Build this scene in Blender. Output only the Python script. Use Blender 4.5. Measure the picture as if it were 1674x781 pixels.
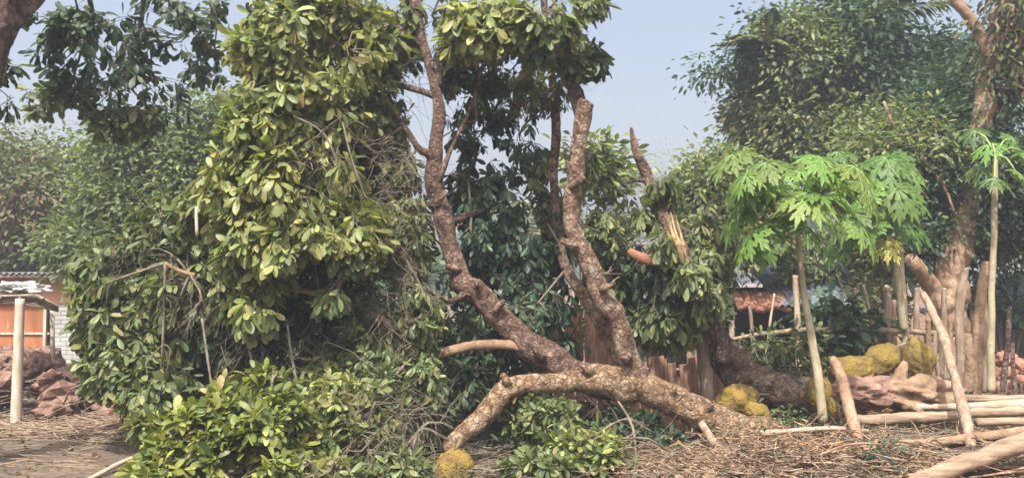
import bpy, math, random
import numpy as np
from mathutils import Vector, noise, Matrix

random.seed(7)
RNG = np.random.default_rng(7)
for o in list(bpy.data.objects):
    bpy.data.objects.remove(o)
scene = bpy.context.scene
COL = scene.collection

# ------------------------------------------------------------------ camera
F = 1450.0                       # focal length in pixels of the 1674 wide photograph
CAM_Z = 1.6
PITCH = math.atan((460 - 390.5) / F)
cam_d = bpy.data.cameras.new('camera')
cam = bpy.data.objects.new('camera', cam_d)
COL.objects.link(cam)
cam_d.sensor_width = 36
cam_d.lens = F / 1674 * 36
cam_d.clip_start = 0.05
cam_d.clip_end = 2000
cam.location = (0, 0, CAM_Z)
cam.rotation_euler = (math.pi / 2 + PITCH, 0, 0)
scene.camera = cam

# ------------------------------------------------------------------ light
SUN_EL, SUN_AZ = 58.0, -168.0    # azimuth clockwise from +Y (view direction): behind the camera, slightly left
world = bpy.data.worlds.new('World')
scene.world = world
world.use_nodes = True
nt = world.node_tree
bg = nt.nodes['Background']
sky = nt.nodes.new('ShaderNodeTexSky')
sky.sky_type = 'NISHITA'
sky.sun_disc = False
sky.sun_elevation = math.radians(SUN_EL)
sky.sun_rotation = math.radians(SUN_AZ)
sky.air_density = 1.1
sky.dust_density = 10.0
sky.ozone_density = 1.3
nt.links.new(sky.outputs[0], bg.inputs['Color'])
bg.inputs['Strength'].default_value = 0.15
sun_d = bpy.data.lights.new('sun', 'SUN')
sun_d.energy = 4.3
sun_d.angle = math.radians(1.2)
sun_d.color = (1.0, 0.95, 0.87)
sun = bpy.data.objects.new('sun', sun_d)
COL.objects.link(sun)
_el, _az = math.radians(SUN_EL), math.radians(SUN_AZ)
_to = Vector((math.sin(_az) * math.cos(_el), math.cos(_az) * math.cos(_el), math.sin(_el)))
sun.rotation_euler = _to.to_track_quat('Z', 'Y').to_euler()
scene.view_settings.view_transform = 'Standard'
scene.view_settings.look = 'None'
scene.view_settings.gamma = 1
scene.view_settings.use_curve_mapping = False
scene.view_settings.exposure = 0.95
scene.render.engine = 'CYCLES'
scene.cycles.use_denoising = True
scene.cycles.max_bounces = 6
scene.cycles.transparent_max_bounces = 4
scene.cycles.volume_bounces = 0
scene.cycles.filter_width = 1.6
scene.cycles.sample_clamp_indirect = 6

# ------------------------------------------------------------------ helpers
cp, sp_ = math.cos(PITCH), math.sin(PITCH)


def at(px, py, Y):
    """world point seen at photo pixel (px, py) at distance Y in front of the camera"""
    x = (px - 837) / F
    y = -(py - 390.5) / F
    d = Vector((x, cp - y * sp_, sp_ + y * cp))
    return Vector((0, 0, CAM_Z)) + d * (Y / d.y)


def S(px, Y):
    return px * Y / F


def gz(x, y):
    """height of the ground"""
    h = 0.035 * noise.noise(Vector((x * 0.9, y * 0.9, 0))) + 0.015 * noise.noise(Vector((x * 4, y * 4, 3)))
    h += 0.30 * math.exp(-((x - 4.3) / 0.95) ** 2 - ((y - 10.0) / 0.7) ** 2)      # soil mound under the fruit
    h -= 0.03 * math.exp(-((x - 3.6) / 1.6) ** 2 - ((y - 8.0) / 0.8) ** 2)
    return h


def tag(o, label=None, cat=None, group=None, kind=None):
    for k, v in (('label', label), ('category', cat), ('group', group), ('kind', kind)):
        if v:
            o[k] = v
    return o


def empty(name, loc, label, cat, group=None):
    o = bpy.data.objects.new(name, None)
    COL.objects.link(o)
    o.location = loc
    o.empty_display_size = 0.1
    return tag(o, label, cat, group)


def link(name, me, mat, parent=None, smooth=True):
    me.materials.append(mat)
    if smooth:
        me.polygons.foreach_set('use_smooth', np.ones(len(me.polygons), dtype=bool))
    me.update()
    o = bpy.data.objects.new(name, me)
    COL.objects.link(o)
    if parent is not None:
        o.parent = parent
        o.matrix_parent_inverse = Matrix.Translation(-Vector(parent.location))
    return o


class MB:
    """collects tubes, boxes and quads into ONE mesh"""

    def __init__(self):
        self.v, self.f = [], []

    def tube(self, pts, radii, n=10, rough=0.0, cap=True, seed=0.0, freq=5.0, knob=0.0):
        base = len(self.v)
        m = len(pts)
        up = Vector((0.13, 0.97, 0.21))
        for i, p in enumerate(pts):
            t = (pts[min(i + 1, m - 1)] - pts[max(i - 1, 0)])
            if t.length < 1e-6:
                t = Vector((0, 0, 1))
            t.normalize()
            a = t.cross(up)
            if a.length < 0.05:
                a = t.cross(Vector((1, 0, 0.3)))
            a.normalize()
            b = t.cross(a)
            up = -b if False else up
            r = radii[i]
            for k in range(n):
                th = 2 * math.pi * k / n
                d = a * math.cos(th) + b * math.sin(th)
                rr = r
                if rough:
                    q = p + d * r
                    rr = r * (1 + rough * noise.noise(q * freq + Vector((seed, 0, 0)))
                              + rough * 0.6 * noise.noise(q * freq * 3.1 + Vector((0, seed, 0))))
                    if knob:
                        w = noise.noise(q * 2.3 + Vector((seed, seed, 1)))
                        rr += r * knob * max(0, w - 0.25) * 2
                self.v.append(p + d * rr)
        for i in range(m - 1):
            for k in range(n):
                k2 = (k + 1) % n
                self.f.append((base + i * n + k, base + i * n + k2, base + (i + 1) * n + k2, base + (i + 1) * n + k))
        if cap:
            self.f.append(tuple(base + k for k in range(n))[::-1])
            self.f.append(tuple(base + (m - 1) * n + k for k in range(n)))
        return self

    def box(self, c, sx, sy, sz, rz=0, rx=0, ry=0, j=0):
        M = Matrix.Rotation(rz, 3, 'Z') @ Matrix.Rotation(ry, 3, 'Y') @ Matrix.Rotation(rx, 3, 'X')
        base = len(self.v)
        for x in (-1, 1):
            for y in (-1, 1):
                for z in (-1, 1):
                    q = Vector((x * sx / 2, y * sy / 2, z * sz / 2))
                    if j:
                        q += Vector((random.uniform(-j, j), random.uniform(-j, j), random.uniform(-j, j)))
                    self.v.append(Vector(c) + M @ q)
        for f in ((0, 1, 3, 2), (4, 6, 7, 5), (0, 4, 5, 1), (2, 3, 7, 6), (0, 2, 6, 4), (1, 5, 7, 3)):
            self.f.append(tuple(base + i for i in f))
        return self

    def build(self, name, mat, parent=None, smooth=True):
        me = bpy.data.meshes.new(name)
        me.from_pydata([tuple(v) for v in self.v], [], self.f)
        return link(name, me, mat, parent, smooth)


def spline(P, R, step=0.06):
    """Catmull-Rom through the points P with radii R"""
    pts, rad = [], []
    n = len(P)
    for i in range(n - 1):
        p0, p1, p2, p3 = P[max(i - 1, 0)], P[i], P[i + 1], P[min(i + 2, n - 1)]
        k = max(2, int((p2 - p1).length / step))
        for j in range(k):
            t = j / k
            q = 0.5 * ((2 * p1) + (p2 - p0) * t + (2 * p0 - 5 * p1 + 4 * p2 - p3) * t * t
                       + (3 * p1 - p0 - 3 * p2 + p3) * t ** 3)
            pts.append(q)
            rad.append(R[i] * (1 - t) + R[i + 1] * t)
    pts.append(P[-1])
    rad.append(R[-1])
    return pts, rad


def limb(name, spec, mat, parent=None, n=14, rough=0.10, knob=0.25, step=0.05, seed=None):
    """spec: (px, py, Y, radius in px) control points"""
    P = [at(a, b, c) for a, b, c, d in spec]
    R = [S(d, c) for a, b, c, d in spec]
    thick = max(R) > .05
    if thick:
        step = min(step, .022)
        n = max(n, 26)
    pts, rad = spline(P, R, step)
    s = random.uniform(0, 50) if seed is None else seed
    for i in range(1, len(pts) - 1):          # a grown limb is never a clean arc
        pts[i] = pts[i] + Vector((noise.noise(pts[i] * 3 + Vector((s, 0, 0))), noise.noise(pts[i] * 3 + Vector((0, s, 0))),
                                  noise.noise(pts[i] * 3 + Vector((0, 0, s))))) * rad[i] * .35
    if thick:
        rad = [r * (1 + .09 * noise.noise(p * 3.5 + Vector((s, s, 0))) + .05 * noise.noise(p * 13)) for p, r in zip(pts, rad)]
        rough = max(rough, .13)
    return MB().tube(pts, rad, n, rough, True, s, 7.0, knob).build(name, mat, parent)


# ---- leaves -------------------------------------------------------
T2 = np.array([[0, 0], [.2, -.42], [.2, 0], [.2, .42], [.48, -.86], [.48, 0], [.48, .86], [.76, -.88], [.76, 0], [.76, .88],
               [.93, -.45], [.93, 0], [.93, .45], [1, 0]], float)
F2 = [(0, 2, 1), (0, 3, 2), (1, 2, 5, 4), (2, 3, 6, 5), (4, 5, 8, 7), (5, 6, 9, 8), (7, 8, 11, 10), (8, 9, 12, 11), (10, 11, 13), (11, 12, 13)]
T1 = np.array([[0, 0], [.45, -.95], [.5, 0], [.45, .95], [.8, -.7], [.85, 0], [.8, .7], [1, 0]], float)
F1 = [(0, 2, 1), (0, 3, 2), (1, 2, 5, 4), (2, 3, 6, 5), (4, 5, 7), (5, 6, 7)]
T0 = np.array([[0, 0], [.5, -1], [.5, 1], [1, 0]], float)
F0 = [(0, 2, 3, 1)]


class Leaves:
    def __init__(self):
        self.P, self.D, self.N, self.L, self.W, self.C, self.K = [], [], [], [], [], [], []

    def add(self, p, d, n, L, W, c, curl):
        self.P.append(tuple(p)); self.D.append(tuple(d)); self.N.append(tuple(n))
        self.L.append(L); self.W.append(W); self.C.append(c); self.K.append(curl)

    def add_arrays(self, P, D, N, L, W, C, K):
        self.P.extend(map(tuple, P)); self.D.extend(map(tuple, D)); self.N.extend(map(tuple, N))
        self.L.extend(L); self.W.extend(W); self.C.extend(map(tuple, C)); self.K.extend(K)

    def build(self, name, mat, parent=None, detail=2):
        T, FF = ((T0, F0), (T1, F1), (T2, F2))[detail]
        P, D, N = np.array(self.P), np.array(self.D), np.array(self.N)
        L, W, K, C = np.array(self.L), np.array(self.W), np.array(self.K), np.array(self.C)
        D /= np.linalg.norm(D, axis=1, keepdims=True) + 1e-9
        N = N - D * (N * D).sum(1, keepdims=True)
        ln = np.linalg.norm(N, axis=1, keepdims=True)
        alt = np.cross(D, np.array([[0.3, 0.5, 0.8]]))
        N = np.where(ln < 1e-3, alt, N)
        N /= np.linalg.norm(N, axis=1, keepdims=True) + 1e-9
        Sd = np.cross(D, N)
        t, s = T[:, 0][None, :, None], T[:, 1][None, :, None]
        fold = RNG.uniform(0.05, 0.5, len(L))[:, None, None]
        tw = RNG.normal(0, 0.25, len(L))[:, None, None]
        L_, W_, K_ = L[:, None, None], W[:, None, None], K[:, None, None]
        V = (P[:, None, :] + D[:, None, :] * (t * L_ * (1 - 0.25 * np.abs(K_) * t)) + Sd[:, None, :] * s * W_ / 2
             + N[:, None, :] * (np.abs(s) * fold * W_ * 0.45 + s * tw * t * W_ * 0.5 - K_ * t * t * L_))
        n, m = V.shape[0], V.shape[1]
        off = (np.arange(n) * m)
        loops, starts, pos = [], [], 0
        sizes = [len(f) for f in FF]
        flat = np.concatenate([np.array(f) for f in FF])
        loops = (off[:, None] + flat[None, :]).ravel()
        st = np.concatenate([[0], np.cumsum(sizes)[:-1]])
        tot = sum(sizes)
        starts = (np.arange(n)[:, None] * tot + st[None, :]).ravel()
        me = bpy.data.meshes.new(name)
        me.vertices.add(n * m)
        me.vertices.foreach_set('co', V.reshape(-1).astype(np.float32))
        me.loops.add(len(loops))
        me.loops.foreach_set('vertex_index', loops.astype(np.int32))
        me.polygons.add(len(starts))
        me.polygons.foreach_set('loop_start', starts.astype(np.int32))
        me.update(calc_edges=True)
        at_ = me.attributes.new('leaf_colour', 'FLOAT_COLOR', 'POINT')
        cc = np.ones((n, m, 4), np.float32)
        cc[:, :, :3] = C[:, None, :]
        at_.data.foreach_set('color', cc.ravel())
        return link(name, me, mat, parent, smooth=True)


# palette entries: leaf colours (linear); in the fallen crown they also carry sun and shade
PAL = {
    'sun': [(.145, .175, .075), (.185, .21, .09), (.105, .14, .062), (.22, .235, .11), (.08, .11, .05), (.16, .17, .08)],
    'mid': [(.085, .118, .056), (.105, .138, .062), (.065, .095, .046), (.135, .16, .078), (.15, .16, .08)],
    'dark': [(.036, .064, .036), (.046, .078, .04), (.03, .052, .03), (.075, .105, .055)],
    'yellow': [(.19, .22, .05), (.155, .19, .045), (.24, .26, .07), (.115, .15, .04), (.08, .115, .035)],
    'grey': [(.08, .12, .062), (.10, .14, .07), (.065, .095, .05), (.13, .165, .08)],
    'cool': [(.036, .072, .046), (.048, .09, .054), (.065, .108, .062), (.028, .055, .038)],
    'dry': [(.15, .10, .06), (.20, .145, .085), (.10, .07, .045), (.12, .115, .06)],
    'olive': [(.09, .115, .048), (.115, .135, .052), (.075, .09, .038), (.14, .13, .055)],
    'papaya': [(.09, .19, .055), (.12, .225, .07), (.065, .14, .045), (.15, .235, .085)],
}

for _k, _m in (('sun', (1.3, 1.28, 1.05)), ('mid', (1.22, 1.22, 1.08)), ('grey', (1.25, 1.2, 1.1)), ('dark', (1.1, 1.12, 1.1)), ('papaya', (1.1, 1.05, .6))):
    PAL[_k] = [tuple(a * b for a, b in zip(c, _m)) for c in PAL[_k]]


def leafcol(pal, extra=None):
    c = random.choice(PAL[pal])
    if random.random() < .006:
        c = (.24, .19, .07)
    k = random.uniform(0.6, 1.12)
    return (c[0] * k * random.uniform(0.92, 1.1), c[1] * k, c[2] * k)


def rvec():
    v = Vector((random.gauss(0, 1), random.gauss(0, 1), random.gauss(0, 1)))
    return v.normalized()


def spray(lv, tw, a, b, pal, L, asp=0.5, nw=6, nalong=5, droop=0.5):
    """a leafy twig from a to b: leaves along its outer part and a rosette at the tip"""
    ax = (b - a)
    ln = ax.length
    if ln < 1e-4:
        return
    ax.normalize()
    mid = (a + b) / 2 + rvec() * ln * 0.08 + Vector((0, 0, 0.06 * ln))
    tw.tube([a, mid, b], [0.004, 0.0035, 0.002], 4, cap=False)
    tint = random.uniform(0.85, 1.2)
    side = ax.cross(rvec()).normalized()
    oth = ax.cross(side)
    total = nw + nalong
    th0 = random.uniform(0, 6.28)
    for i in range(total):
        tip = i < nw
        th = th0 + i * 2.4
        rad = side * math.cos(th) + oth * math.sin(th)
        spread = random.uniform(0.4, 1.5) if tip else random.uniform(0.9, 1.4)
        d = ax * math.cos(spread) + rad * math.sin(spread)
        d.z -= droop * random.uniform(0.2, 2.0)
        d += rvec() * .25
        d.normalize()
        n = (ax * 0.6 + Vector((0, 0, 0.7)) + rvec() * 0.55)
        p = b - ax * random.uniform(0, 0.03) if tip else a.lerp(b, random.uniform(0.35, 0.97))
        c = leafcol(pal)
        l = L * random.choice((.45, .7, .9, 1, 1.1, 1.25)) * random.uniform(.85, 1.15)
        lv.add(p + d * 0.012, d, n, l, l * asp * random.uniform(0.8, 1.15), (c[0] * tint, c[1] * tint, c[2] * tint),
               random.uniform(-0.12, 0.45))


def inell(rb=0.5):
    while True:
        v = Vector((random.uniform(-1, 1), random.uniform(-1, 1), random.uniform(-1, 1)))
        if v.length <= 1 and random.random() < rb + (1 - rb) * v.length:
            return v


def crown(parent, name, ells, mat, tmat, L=0.19, asp=0.5, detail=2, tl=0.3, nw=6, nalong=5, droop=0.5, thr=-0.12, nf=1.6, dens=1.6):
    """leafy crown: ells = (px, py, rx px, ry px, Y, ry metres, sprays, palette, anchor(px,py,Y) or None)"""
    lv, tw = Leaves(), MB()
    L *= .77
    asp *= .8
    droop *= 1.35
    for (px, py, rx, ry, Y, dy, n, pal, anc) in ells:
        n = int(n * dens * 1.35)
        c = at(px, py, Y)
        ex, ez = S(rx, Y) * 1.04, S(ry, Y) * 1.04
        A = at(*anc) if anc else None
        nodes = []
        for k in range(max(2, n // 14)):
            v = inell() * 0.6
            nodes.append(c + Vector((v.x * ex, v.y * dy, v.z * ez)))
        if A is not None:
            m = (A + c) / 2 + rvec() * 0.2
            P, R = spline([A, m, c], [0.014, 0.011, 0.008], 0.12)
            tw.tube(P, R, 6, 0.15, True, random.random() * 9)
            for q in nodes:
                s0 = P[int(len(P) * random.uniform(0.35, 0.95))]
                mm = (s0 + q) / 2 + rvec() * 0.13
                P2, R2 = spline([s0, mm, q], [0.0075, 0.006, 0.0045], 0.12)
                tw.tube(P2, R2, 5, 0.1, False, 1.0)
        else:
            for q in nodes:
                tw.tube([c, (c + q) / 2 + rvec() * .06, q], [0.012, 0.009, 0.006], 5, cap=False)
        cnt = tries = 0
        while cnt < n and tries < n * 6:
            tries += 1
            v = inell(0.4)
            p = c + Vector((v.x * ex, v.y * dy, v.z * ez))
            if p.z < 0.08 or noise.noise(p * nf) < thr:
                continue
            cnt += 1
            q = min(nodes, key=lambda w: (w - p).length)
            back = (q - p)
            k = min(tl * random.uniform(0.7, 1.4), back.length)
            out = Vector((v.x, v.y, v.z)) + rvec() * 0.6
            a = p + (back.normalized() * k if back.length > 1e-3 else rvec() * k) - out * 0.03
            if back.length > k * 1.3 and random.random() < 0.7:
                tw.tube([q, (q + a) / 2 + rvec() * 0.04, a], [0.007, 0.0065, 0.006], 4, cap=False)
            spray(lv, tw, a, p, pal, L, asp, nw + random.randint(-2, 1), nalong, droop)
    fo = lv.build(name, mat, parent, detail)
    t = tw.build('twigs', tmat, None)
    t.parent = fo
    return fo


def cloud(parent, name, ells, mat, L=0.25, asp=0.45, detail=1, sub=10, sig=0.28, droop=0.4, mult=1.0):
    """crown of a tree farther off: leaves scattered round many clump centres. ells = (px,py,rx,ry,Y,dy,n,pal)"""
    lv = Leaves()
    for (px, py, rx, ry, Y, dy, n, pal) in ells:
        n = int(n * mult)
        c = np.array(at(px, py, Y))
        e = np.array([S(rx, Y), dy, S(ry, Y)])
        k = max(3, int(n / sub))
        cen = np.array([list(inell(0.3)) for _ in range(k)])
        cen = c + cen * e * 0.98
        keepc = np.array([noise.noise(Vector(q) * (1.3 if Y < 30 else .25)) > -.04 for q in cen])
        cen = cen[keepc] if keepc.sum() > 2 else cen
        k = len(cen)
        idx = RNG.integers(0, k, n)
        off = RNG.normal(0, 1, (n, 3)) * np.array([1, 1, 0.75]) * sig
        P = cen[idx] + off
        D = off * 1.2 / sig + RNG.normal(0, 0.7, (n, 3)) + np.array([0, 0, -droop])
        N = RNG.normal(0, 0.5, (n, 3)) + np.array([0, 0, 1.0])
        l = L * RNG.uniform(0.6, 1.25, n)
        pc = np.array(PAL[pal])
        tint = RNG.uniform(0.75, 1.3, k)[idx]
        C = pc[RNG.integers(0, len(pc), n)] * (tint * RNG.uniform(0.85, 1.15, n))[:, None]
        keep = P[:, 2] > 0.05
        lv.add_arrays(P[keep], D[keep], N[keep], l[keep], (l * asp * RNG.uniform(.8, 1.2, n))[keep], C[keep], RNG.uniform(0, .3, n)[keep])
    return lv.build(name, mat, parent, detail)


# ------------------------------------------------------------------ materials
def new_mat(name):
    m = bpy.data.materials.new(name)
    m.use_nodes = True
    nt = m.node_tree
    b = nt.nodes['Principled BSDF']
    return m, nt, b


def N_(nt, t, **kw):
    n = nt.nodes.new(t)
    for k, v in kw.items():
        if k in n.inputs:
            n.inputs[k].default_value = v
        else:
            setattr(n, k, v)
    return n


def ramp(nt, src, stops):
    r = nt.nodes.new('ShaderNodeValToRGB')
    e = r.color_ramp.elements
    while len(e) < len(stops):
        e.new(0.5)
    for i, (p, c) in enumerate(stops):
        e[i].position = p
        e[i].color = (*c, 1)
    nt.links.new(src, r.inputs[0])
    return r


def coords(nt, scale=(1, 1, 1)):
    g = nt.nodes.new('ShaderNodeNewGeometry')
    m = nt.nodes.new('ShaderNodeMapping')
    m.inputs['Scale'].default_value = scale
    nt.links.new(g.outputs['Position'], m.inputs['Vector'])
    return m.outputs[0]


def mixc(nt, fac, a, b):
    m = nt.nodes.new('ShaderNodeMix')
    m.data_type = 'RGBA'
    nt.links.new(fac, m.inputs['Factor'])
    for s, i in ((a, 6), (b, 7)):
        if hasattr(s, 'links'):
            nt.links.new(s, m.inputs[i])
        else:
            m.inputs[i].default_value = (*s, 1)
    return m.outputs[2]


def bump(nt, b, h, strength=0.5, dist=0.02):
    n = nt.nodes.new('ShaderNodeBump')
    n.inputs['Strength'].default_value = strength
    n.inputs['Distance'].default_value = dist
    nt.links.new(h, n.inputs['Height'])
    nt.links.new(n.outputs[0], b.inputs['Normal'])


ALB = 0.80


def noisy(name, stops, scale=6, rough=0.85, bs=0.5, bd=0.02, stretch=(1, 1, 1), patch=None, detail=6, cracks=0):
    """natural surface: noise coloured by stops; patch=(colour, threshold, scale) adds lichen or stain patches"""
    m, nt, b = new_mat(name)
    co = coords(nt, stretch)
    n = N_(nt, 'ShaderNodeTexNoise', Scale=scale, Detail=detail, Roughness=0.65)
    nt.links.new(co, n.inputs['Vector'])
    stops = [(p_, tuple(k_ * ALB for k_ in c_)) for p_, c_ in stops]
    r = ramp(nt, n.outputs['Fac'], stops)
    col = r.outputs[0]
    n2 = N_(nt, 'ShaderNodeTexNoise', Scale=scale * 5, Detail=4, Roughness=0.7)
    nt.links.new(co, n2.inputs['Vector'])
    if patch:
        for (pc, th, ps) in patch:
            n3 = N_(nt, 'ShaderNodeTexNoise', Scale=ps, Detail=5, Roughness=0.7)
            nt.links.new(co, n3.inputs['Vector'])
            r3 = ramp(nt, n3.outputs['Fac'], [(th, (0, 0, 0)), (th + 0.06, (1, 1, 1))])
            col = mixc(nt, r3.outputs[0], col, pc)
    vo = None
    if cracks:                                # plates of bark parted by dark cracks, bent by noise
        wv = nt.nodes.new('ShaderNodeVectorMath')
        wv.operation = 'MULTIPLY_ADD'
        nt.links.new(n.outputs['Color'], wv.inputs[0])
        wv.inputs[1].default_value = (.14, .14, .14)
        nt.links.new(co, wv.inputs[2])
        vo = nt.nodes.new('ShaderNodeTexVoronoi')
        vo.feature = 'DISTANCE_TO_EDGE'
        vo.inputs['Scale'].default_value = cracks
        nt.links.new(wv.outputs[0], vo.inputs['Vector'])
        rv = ramp(nt, vo.outputs['Distance'], [(0.0, (.28, .25, .24)), (0.10, (.85, .85, .85)), (0.3, (1.15, 1.15, 1.15))])
        cm = nt.nodes.new('ShaderNodeMix')
        cm.data_type = 'RGBA'
        cm.blend_type = 'MULTIPLY'
        cm.inputs['Factor'].default_value = .42
        nt.links.new(col, cm.inputs[6])
        nt.links.new(rv.outputs[0], cm.inputs[7])
        col = cm.outputs[2]
    nt.links.new(col, b.inputs['Base Color'])
    b.inputs['Roughness'].default_value = rough
    b.inputs['Specular IOR Level'].default_value = 0.25
    a = nt.nodes.new('ShaderNodeMath')
    a.operation = 'ADD'
    nt.links.new(n.outputs['Fac'], a.inputs[0])
    nt.links.new(n2.outputs['Fac'], a.inputs[1])
    h = a.outputs[0]
    if vo is not None:
        a2 = nt.nodes.new('ShaderNodeMath')
        a2.operation = 'MULTIPLY_ADD'
        nt.links.new(rv.outputs[0], a2.inputs[0])
        a2.inputs[1].default_value = .7
        nt.links.new(h, a2.inputs[2])
        h = a2.outputs[0]
    bump(nt, b, h, bs, bd)
    return m


def leaf_mat(name, rough=0.42, trans=0.3, under=1.25, spec=0.5):
    m, nt, b = new_mat(name)
    a = nt.nodes.new('ShaderNodeAttribute')
    a.attribute_name = 'leaf_colour'
    co = coords(nt)
    n = N_(nt, 'ShaderNodeTexNoise', Scale=22.0, Detail=3)
    nt.links.new(co, n.inputs['Vector'])
    r = ramp(nt, n.outputs['Fac'], [(0.3, (.82, .82, .82)), (0.7, (1.15, 1.15, 1.1))])
    mul = nt.nodes.new('ShaderNodeMix')
    mul.data_type = 'RGBA'
    mul.blend_type = 'MULTIPLY'
    mul.inputs['Factor'].default_value = 1
    nt.links.new(a.outputs['Color'], mul.inputs[6])
    nt.links.new(r.outputs[0], mul.inputs[7])
    # the underside of the blade is paler
    g = nt.nodes.new('ShaderNodeNewGeometry')
    pale = nt.nodes.new('ShaderNodeMix')
    pale.data_type = 'RGBA'
    pale.blend_type = 'MULTIPLY'
    nt.links.new(g.outputs['Backfacing'], pale.inputs['Factor'])
    nt.links.new(mul.outputs[2], pale.inputs[6])
    pale.inputs[7].default_value = (under * 1.05, under, under * 1.25, 1)
    nt.links.new(pale.outputs[2], b.inputs['Base Color'])
    b.inputs['Roughness'].default_value = rough
    b.inputs['Specular IOR Level'].default_value = spec
    tr = nt.nodes.new('ShaderNodeBsdfTranslucent')
    tc = nt.nodes.new('ShaderNodeMix')
    tc.data_type = 'RGBA'
    tc.blend_type = 'MULTIPLY'
    tc.inputs['Factor'].default_value = 1
    nt.links.new(mul.outputs[2], tc.inputs[6])
    tc.inputs[7].default_value = (1.6, 1.7, 0.6, 1)
    nt.links.new(tc.outputs[2], tr.inputs['Color'])
    mx = nt.nodes.new('ShaderNodeMixShader')
    mx.inputs[0].default_value = trans
    nt.links.new(b.outputs[0], mx.inputs[1])
    nt.links.new(tr.outputs[0], mx.inputs[2])
    nt.links.new(mx.outputs[0], nt.nodes['Material Output'].inputs['Surface'])
    return m


LEAF = leaf_mat('jackfruit_leaf', .46, .3, 1.2, .32)
LEAF_DULL = leaf_mat('dull_leaf', 0.6, 0.3, 1.1, 0.3)
PAPAYA = leaf_mat('papaya_leaf', 0.5, 0.35, 1.15, 0.35)
DRYLEAF = leaf_mat('dry_leaf', 0.8, 0.25, 1.0, 0.2)
BARK = noisy('jackfruit_bark', [(0.34, (.11, .065, .045)), (0.5, (.32, .21, .145)), (0.62, (.55, .42, .32))], 9, .9, 1.0, .05, cracks=17, 
            
             patch=[((.36, .32, .27), .57, 8), ((.06, .04, .03), .63, 15), ((.46, .42, .36), .66, 24)])
BARK_RED = noisy('upper_bark', [(0.34, (.085, .052, .04)), (0.5, (.26, .165, .125)), (0.64, (.45, .32, .25))], 10, .9, 1.0, .05, cracks=19, 
                
                 patch=[((.40, .32, .26), .62, 11), ((.04, .025, .02), .62, 18)])
BARK_LOW = noisy('scraped_bark', [(0.34, (.20, .115, .06)), (0.5, (.42, .275, .165)), (0.62, (.60, .44, .30))], 9, .9, 1.0, .05, cracks=15, 
                
                 patch=[((.42, .35, .27), .57, 10), ((.08, .05, .03), .63, 15), ((.50, .45, .37), .66, 26)])
BARK_GREY = noisy('dark_bark', [(0.34, (.08, .055, .045)), (0.5, (.22, .155, .125)), (0.64, (.42, .32, .27))], 9, .9, 1.0, .05, cracks=16, 
                 
                  patch=[((.50, .46, .42), .61, 14), ((.03, .02, .018), .60, 18)])
BARK_TAN = noisy('tan_bark', [(0.3, (.16, .10, .065)), (0.5, (.30, .20, .13)), (0.7, (.42, .31, .22))], 5, .9, .7, .03)
TWIG = noisy('twig_bark', [(0.35, (.09, .075, .055)), (0.6, (.23, .20, .15))], 9, .9, .3, .005)
BRUSH = noisy('brush_twig', [(0.38, (.06, .035, .022)), (0.5, (.24, .15, .095)), (0.62, (.52, .36, .24))], 11, .9, .3, .005)
TWIG_PALE = noisy('dry_twig', [(0.35, (.17, .14, .10)), (0.6, (.38, .33, .25))], 9, .9, .3, .005)
POLE = noisy('weathered_pole', [(0.3, (.16, .115, .08)), (0.55, (.32, .245, .18)), (0.75, (.45, .38, .30))], 4, .85, .4, .01,
             stretch=(4, 4, .8), patch=[((.11, .075, .05), .58, 6)])
POLE_H = noisy('weathered_bamboo', [(0.3, (.16, .11, .075)), (0.55, (.32, .235, .165)), (0.75, (.45, .36, .27))], 4, .8, .4, .01,
               stretch=(0.8, 4, 8), patch=[((.13, .085, .06), .57, 5), ((.5, .44, .36), .66, 7)])
POLE_BRIGHT = noisy('fresh_pole', [(0.3, (.30, .22, .15)), (0.6, (.52, .41, .31))], 5, .8, .4, .01, patch=[((.22, .15, .10), .68, 16)])
SPLIT = noisy('split_wood', [(0.3, (.35, .22, .10)), (0.6, (.62, .47, .27))], 6, .8, .6, .01, stretch=(6, 6, 1))
PALING = noisy('paling_wood', [(0.3, (.20, .09, .06)), (0.5, (.38, .21, .145)), (0.7, (.52, .35, .25))], 5, .85, .5, .01, stretch=(5, 5, .6))
CLOD = noisy('red_earth', [(0.3, (.15, .085, .065)), (0.5, (.29, .175, .135)), (0.7, (.43, .29, .23))], 7, .95, .9, .03)
CLAY = noisy('fired_clay', [(0.3, (.20, .09, .06)), (0.55, (.33, .16, .11)), (0.7, (.42, .27, .20))], 5, .9, .5, .02)
STRAWM = leaf_mat('straw', 0.85, 0.1, 1.0, 0.1)
CUT = noisy('cut_wood', [(0.3, (.45, .30, .14)), (0.6, (.68, .52, .30))], 12, .8, .3, .005)
WHITE = noisy('white_cloth', [(0.3, (.55, .53, .50)), (0.6, (.78, .77, .75))], 5, .8, .5, .02)
WHITEWASH = noisy('whitewashed_wood', [(0.3, (.34, .27, .21)), (0.6, (.62, .53, .44))], 5, .8, .3, .005, stretch=(4, 4, .7))
TIN = noisy('weathered_tin', [(0.3, (.09, .085, .085)), (0.6, (.2, .2, .21))], 3, .6, .3, .01)
TARP = noisy('blue_grey_tin', [(0.3, (.06, .075, .095)), (0.6, (.15, .175, .215))], 4, .5, .4, .01)
DARK = noisy('dark_board', [(0.3, (.025, .02, .018)), (0.7, (.06, .048, .04))], 5, .9, .3, .01)
ORANGE = noisy('orange_panel', [(0.3, (.22, .085, .04)), (0.5, (.36, .14, .06)), (0.75, (.46, .22, .12))], 2.2, .8, .3, .01, stretch=(2, 2, .5), patch=[((.16, .10, .07), .60, 3), ((.40, .28, .2), .63, 5)])


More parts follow.
